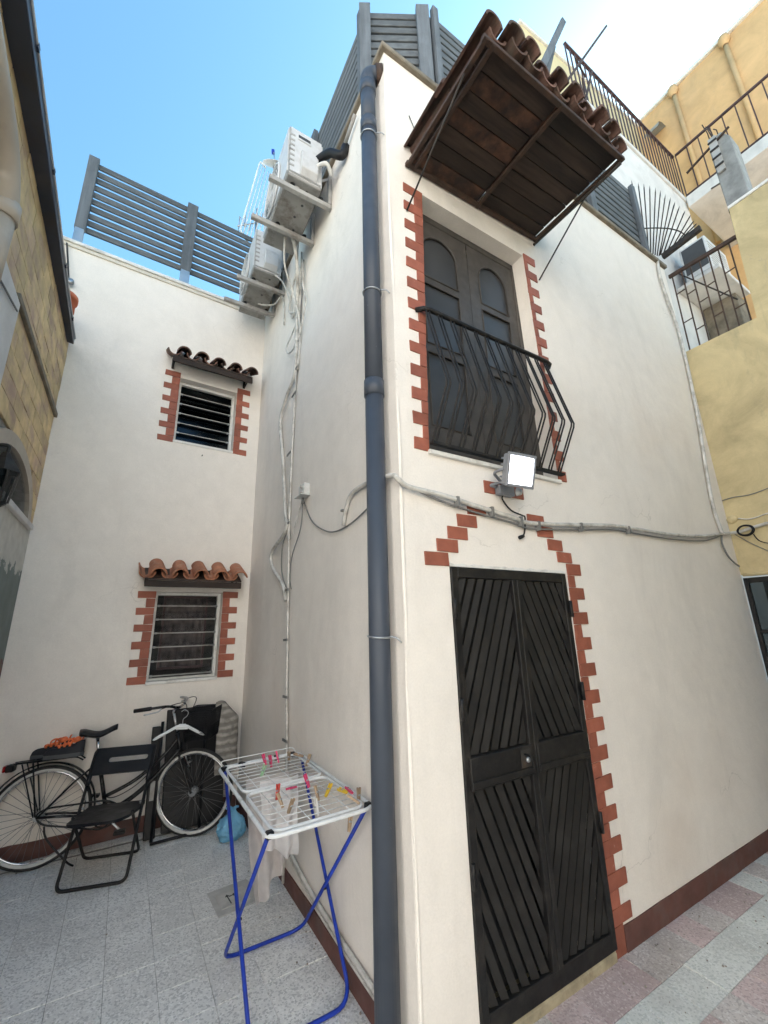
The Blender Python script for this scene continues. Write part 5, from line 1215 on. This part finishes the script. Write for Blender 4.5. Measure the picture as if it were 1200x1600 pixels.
leg1 = fillet([(-.520,1.275,.862),(-.505,.50,.012),(-.045,.50,.012),(-.030,1.275,.862)], .09, 6)
leg2 = fillet([(-.522,.325,.858),(-.500,1.115,.012),(-.062,1.115,.012),(-.048,.325,.858)], .09, 6)
for L_ in (leg1, leg2): MB().tube(L_, .0098, 8).build('leg_frame', 'blue', dr)
for (x, y) in ((-.509,.80),(-.049,.80)): MB().cyl((x-.012,y,.335),(x+.014,y,.335), .006, 6).build('pivot', 'black_pl', dr)
for p, q in ((Q(0,.03),Q(.06,.03)),(Q(.94,.03),Q(1,.03)),(Q(.25,1),Q(.28,.965)),(Q(.70,1),Q(.70,.965)),(Q(.92,1),Q(.92,.965)),(Q(.03,.975),Q(.065,.95))):
    MB().bar(p, q+Vector((.001,.001,.0)), .030, .030).build('hinge_clip', 'black_pl', dr, .004)
MB().tube(fillet([Q(.04,1.0),Q(.02,1.01,.035),Q(.95,1.02,.035),Q(.97,1.0)], .03, 4), .003, 5).build('handle_wire', 'white_en', dr)
# pegs
def peg_mesh():
    a = MB(); a.prism([(0,-.005,-.034),(.006,-.005,-.034),(.0085,-.005,.0),(.0105,-.005,.036),(.004,-.005,.036),(.001,-.005,.0)], (0,.010,0))
    return a
pegs = [(-.28,1.275,'pink'),(-.255,1.225,'pink'),(-.192,1.285,'pink'),(-.348,1.06,'green'),(-.129,1.24,'wood'),(-.06,1.245,'wood'),(-.05,1.10,'wood'),(-.192,.746,'pink'),(-.377,.68,'red'),(-.296,.693,'pink'),(-.399,.562,'wood'),(-.379,.468,'wood'),(-.215,.545,'wood'),(-.150,.55,'yellow'),(-.283,.382,'white'),(-.090,.50,'yellow'),(-.060,.485,'pink'),(-.095,.366,'wood'),(-.055,.391,'wood'),(-.164,.270,'wood')]
plab = ['pink clothes peg farthest left in the far cluster','pink clothes peg in the middle of the far cluster','pink clothes peg on the far rim of the rack','pale green clothes peg beside the white cloth','wooden clothes peg next to the far pink cluster','wooden clothes peg at the far wall corner of the rack','wooden clothes peg just before the far wall corner','single pink clothes peg on the rack middle bar','red clothes peg by the middle bar, farthest from the wall','pink clothes peg lying beside the red one','wooden clothes peg left of the near tray, farther one','wooden clothes peg left of the near tray, nearer one','brown wooden clothes peg left of the yellow one','yellow clothes peg lying flat on the near tray','white clothes peg standing in the middle of the near tray','yellow clothes peg standing beside the pink one near the drainpipe','pink clothes peg standing nearest the drainpipe','wooden clothes peg lying near the drainpipe corner','wooden clothes peg upright by the drainpipe corner','wooden clothes peg hanging below the near rim']
pmx = {}
for (x, y, k), lab in zip(pegs, plab):
    mat = {'wood':'peg_wood','pink':'peg_pink','red':'peg_red','green':'peg_green','yellow':'peg_yellow','white':'trim'}[k]
    if mat not in pmx:
        me1 = peg_mesh().mesh('peg_half', M[mat]); pmx[mat] = me1
    t = bpy.data.objects.new('clothes_peg', None); C.objects.link(t); t['_local'] = 1; t.empty_display_size = .03
    zP = ZR+(.022 if 'hanging' not in lab else -.03)
    lay = ('lying' in lab) or random.random() < .25
    t.location = (x, y, zP); t.rotation_euler = (random.uniform(-.5,.5)+(1.2 if lay else 0), random.uniform(-.4,.4), random.uniform(0, 6.28))
    tag(t, lab, 'clothes peg', 'clothes pegs on the drying rack')
    h1 = link('peg_half', pmx[mat], t); h2 = link('peg_half', pmx[mat], t, Matrix.Rotation(math.pi, 4, 'Z'))
    link('spring', pmx.setdefault('spring', MB().cyl((-.004,-.008,.004),(-.004,.008,.004), .0045, 7).cyl((.004,-.008,.004),(.004,.008,.004), .0035, 6).mesh('spring', M['steel'])), t)
    del t['_local']
# laundry
def clothf(x0, x1, yc, zb, fold, seed, taper=0, skew=0):
    def f(s, t):
        xx = lerp(x0, x1, s); mid = (x0+x1)/2; xx = mid+(xx-mid)*(1-taper*t*t)+skew*t
        drop = t*(ZR-zb)*(1-.10*math.sin(s*4+seed)); amp = fold*(.3+t)
        return Vector((xx+.012*noise.noise((s*4,t*4,seed+5)), yc+amp*math.sin(s*13+seed+t*1.5)+.03*noise.noise((s*3,t*3,seed)), ZR+.006-drop))
    return f
c1_ = MB(); c1_.grid(clothf(-.395,-.175,.93,.50,.022,1.3,.12,.02), 40, 24); tag(c1_.build('white_cloth', 'cloth'), 'crumpled white cloth hanging from the middle of the drying rack', 'cloth')
c2_ = MB(); c2_.grid(clothf(-.455,-.20,1.02,.30,.020,4.1,.45,.03), 40, 30); tag(c2_.build('plastic_sheet', 'sheer'), 'sheer whitish plastic sheet hanging lowest under the drying rack', 'plastic sheet')

# ------------------------------------------------------------------ stone plate with the drawn arrows
sp_ = thing('marked_plate', 'pale stone plate in the floor with a black double arrow', 'floor plate', (-.33,1.64,0))
PLATE = [(-.440,1.733),(-.253,1.750),(-.243,1.578),(-.425,1.561)]; PLATE_OUT = [(-.475,1.80),(-.215,1.83),(-.150,1.60),(-.20,1.53),(-.455,1.50)]
pA, pB, pC, pD = PLATE
MB().prism([(*p, .002) for p in PLATE_OUT], (0,0,.0035)).build('mortar_bed', 'bed', sp_)
MB().prism([(*p, .004) for p in PLATE], (0,0,.006)).build('plate', 'stone', sp_, .001)
uu = ((Vector(pB)-Vector(pA))).normalized(); vv = ((Vector(pD)-Vector(pA))).normalized(); o_ = Vector(pA)
def pq(a, b): q = o_+uu*a+vv*b; return Vector((q.x, q.y, .0104))
W_ = (Vector(pB)-Vector(pA)).length; H_ = (Vector(pD)-Vector(pA)).length
def mark(poly): MB().prism([pq(a*W_, b*H_) for a, b in poly], (0,0,.0008)).build('arrow_mark', 'inkmark', sp_)
mark([(.33,.36),(.37,.33),(.37,.86),(.33,.88)]); mark([(.27,.36),(.35,.20),(.43,.36)])
mark([(.40,.36),(.50,.34),(.50,.40),(.40,.42)]); mark([(.50,.37),(.57,.27),(.64,.36),(.57,.47)]); mark([(.62,.34),(.70,.30),(.70,.42),(.62,.40)])
# crumbs of plaster and grit along the wall bases
db = MB()
for i in range(150):
    if i < 70: x, y = random.uniform(1.0, 3.8), -abs(random.gauss(0, .22))-.015
    elif i < 110: x, y = -abs(random.gauss(0, .10))-.02, random.uniform(.2, 2.9)
    else: x, y = random.uniform(-1.9, -.2), 3.02-abs(random.gauss(0, .14))
    if i % 9 == 0: x, y = random.uniform(-1.8, 3.5), random.uniform(-1.2, -.1) if i % 2 else random.uniform(.2, 2.6)
    if x < 0 and y < -.0: x = abs(x)
    if x > -.02 and y > -.012: continue
    r_ = random.uniform(.0025, .007); a_ = random.uniform(0, 6.28); q = Vector((x, y, .0015))
    P = [q+Vector((r_*random.uniform(.6,1.2)*math.cos(a_+k*1.57), r_*random.uniform(.6,1.2)*math.sin(a_+k*1.57), 0)) for k in range(4)]
    db.prism(P, (0,0,r_*random.uniform(.4,1.0)))
tag(db.build('floor_grit', 'grit'), 'plaster crumbs and grit scattered along the wall bases', 'grit', None, 'stuff')
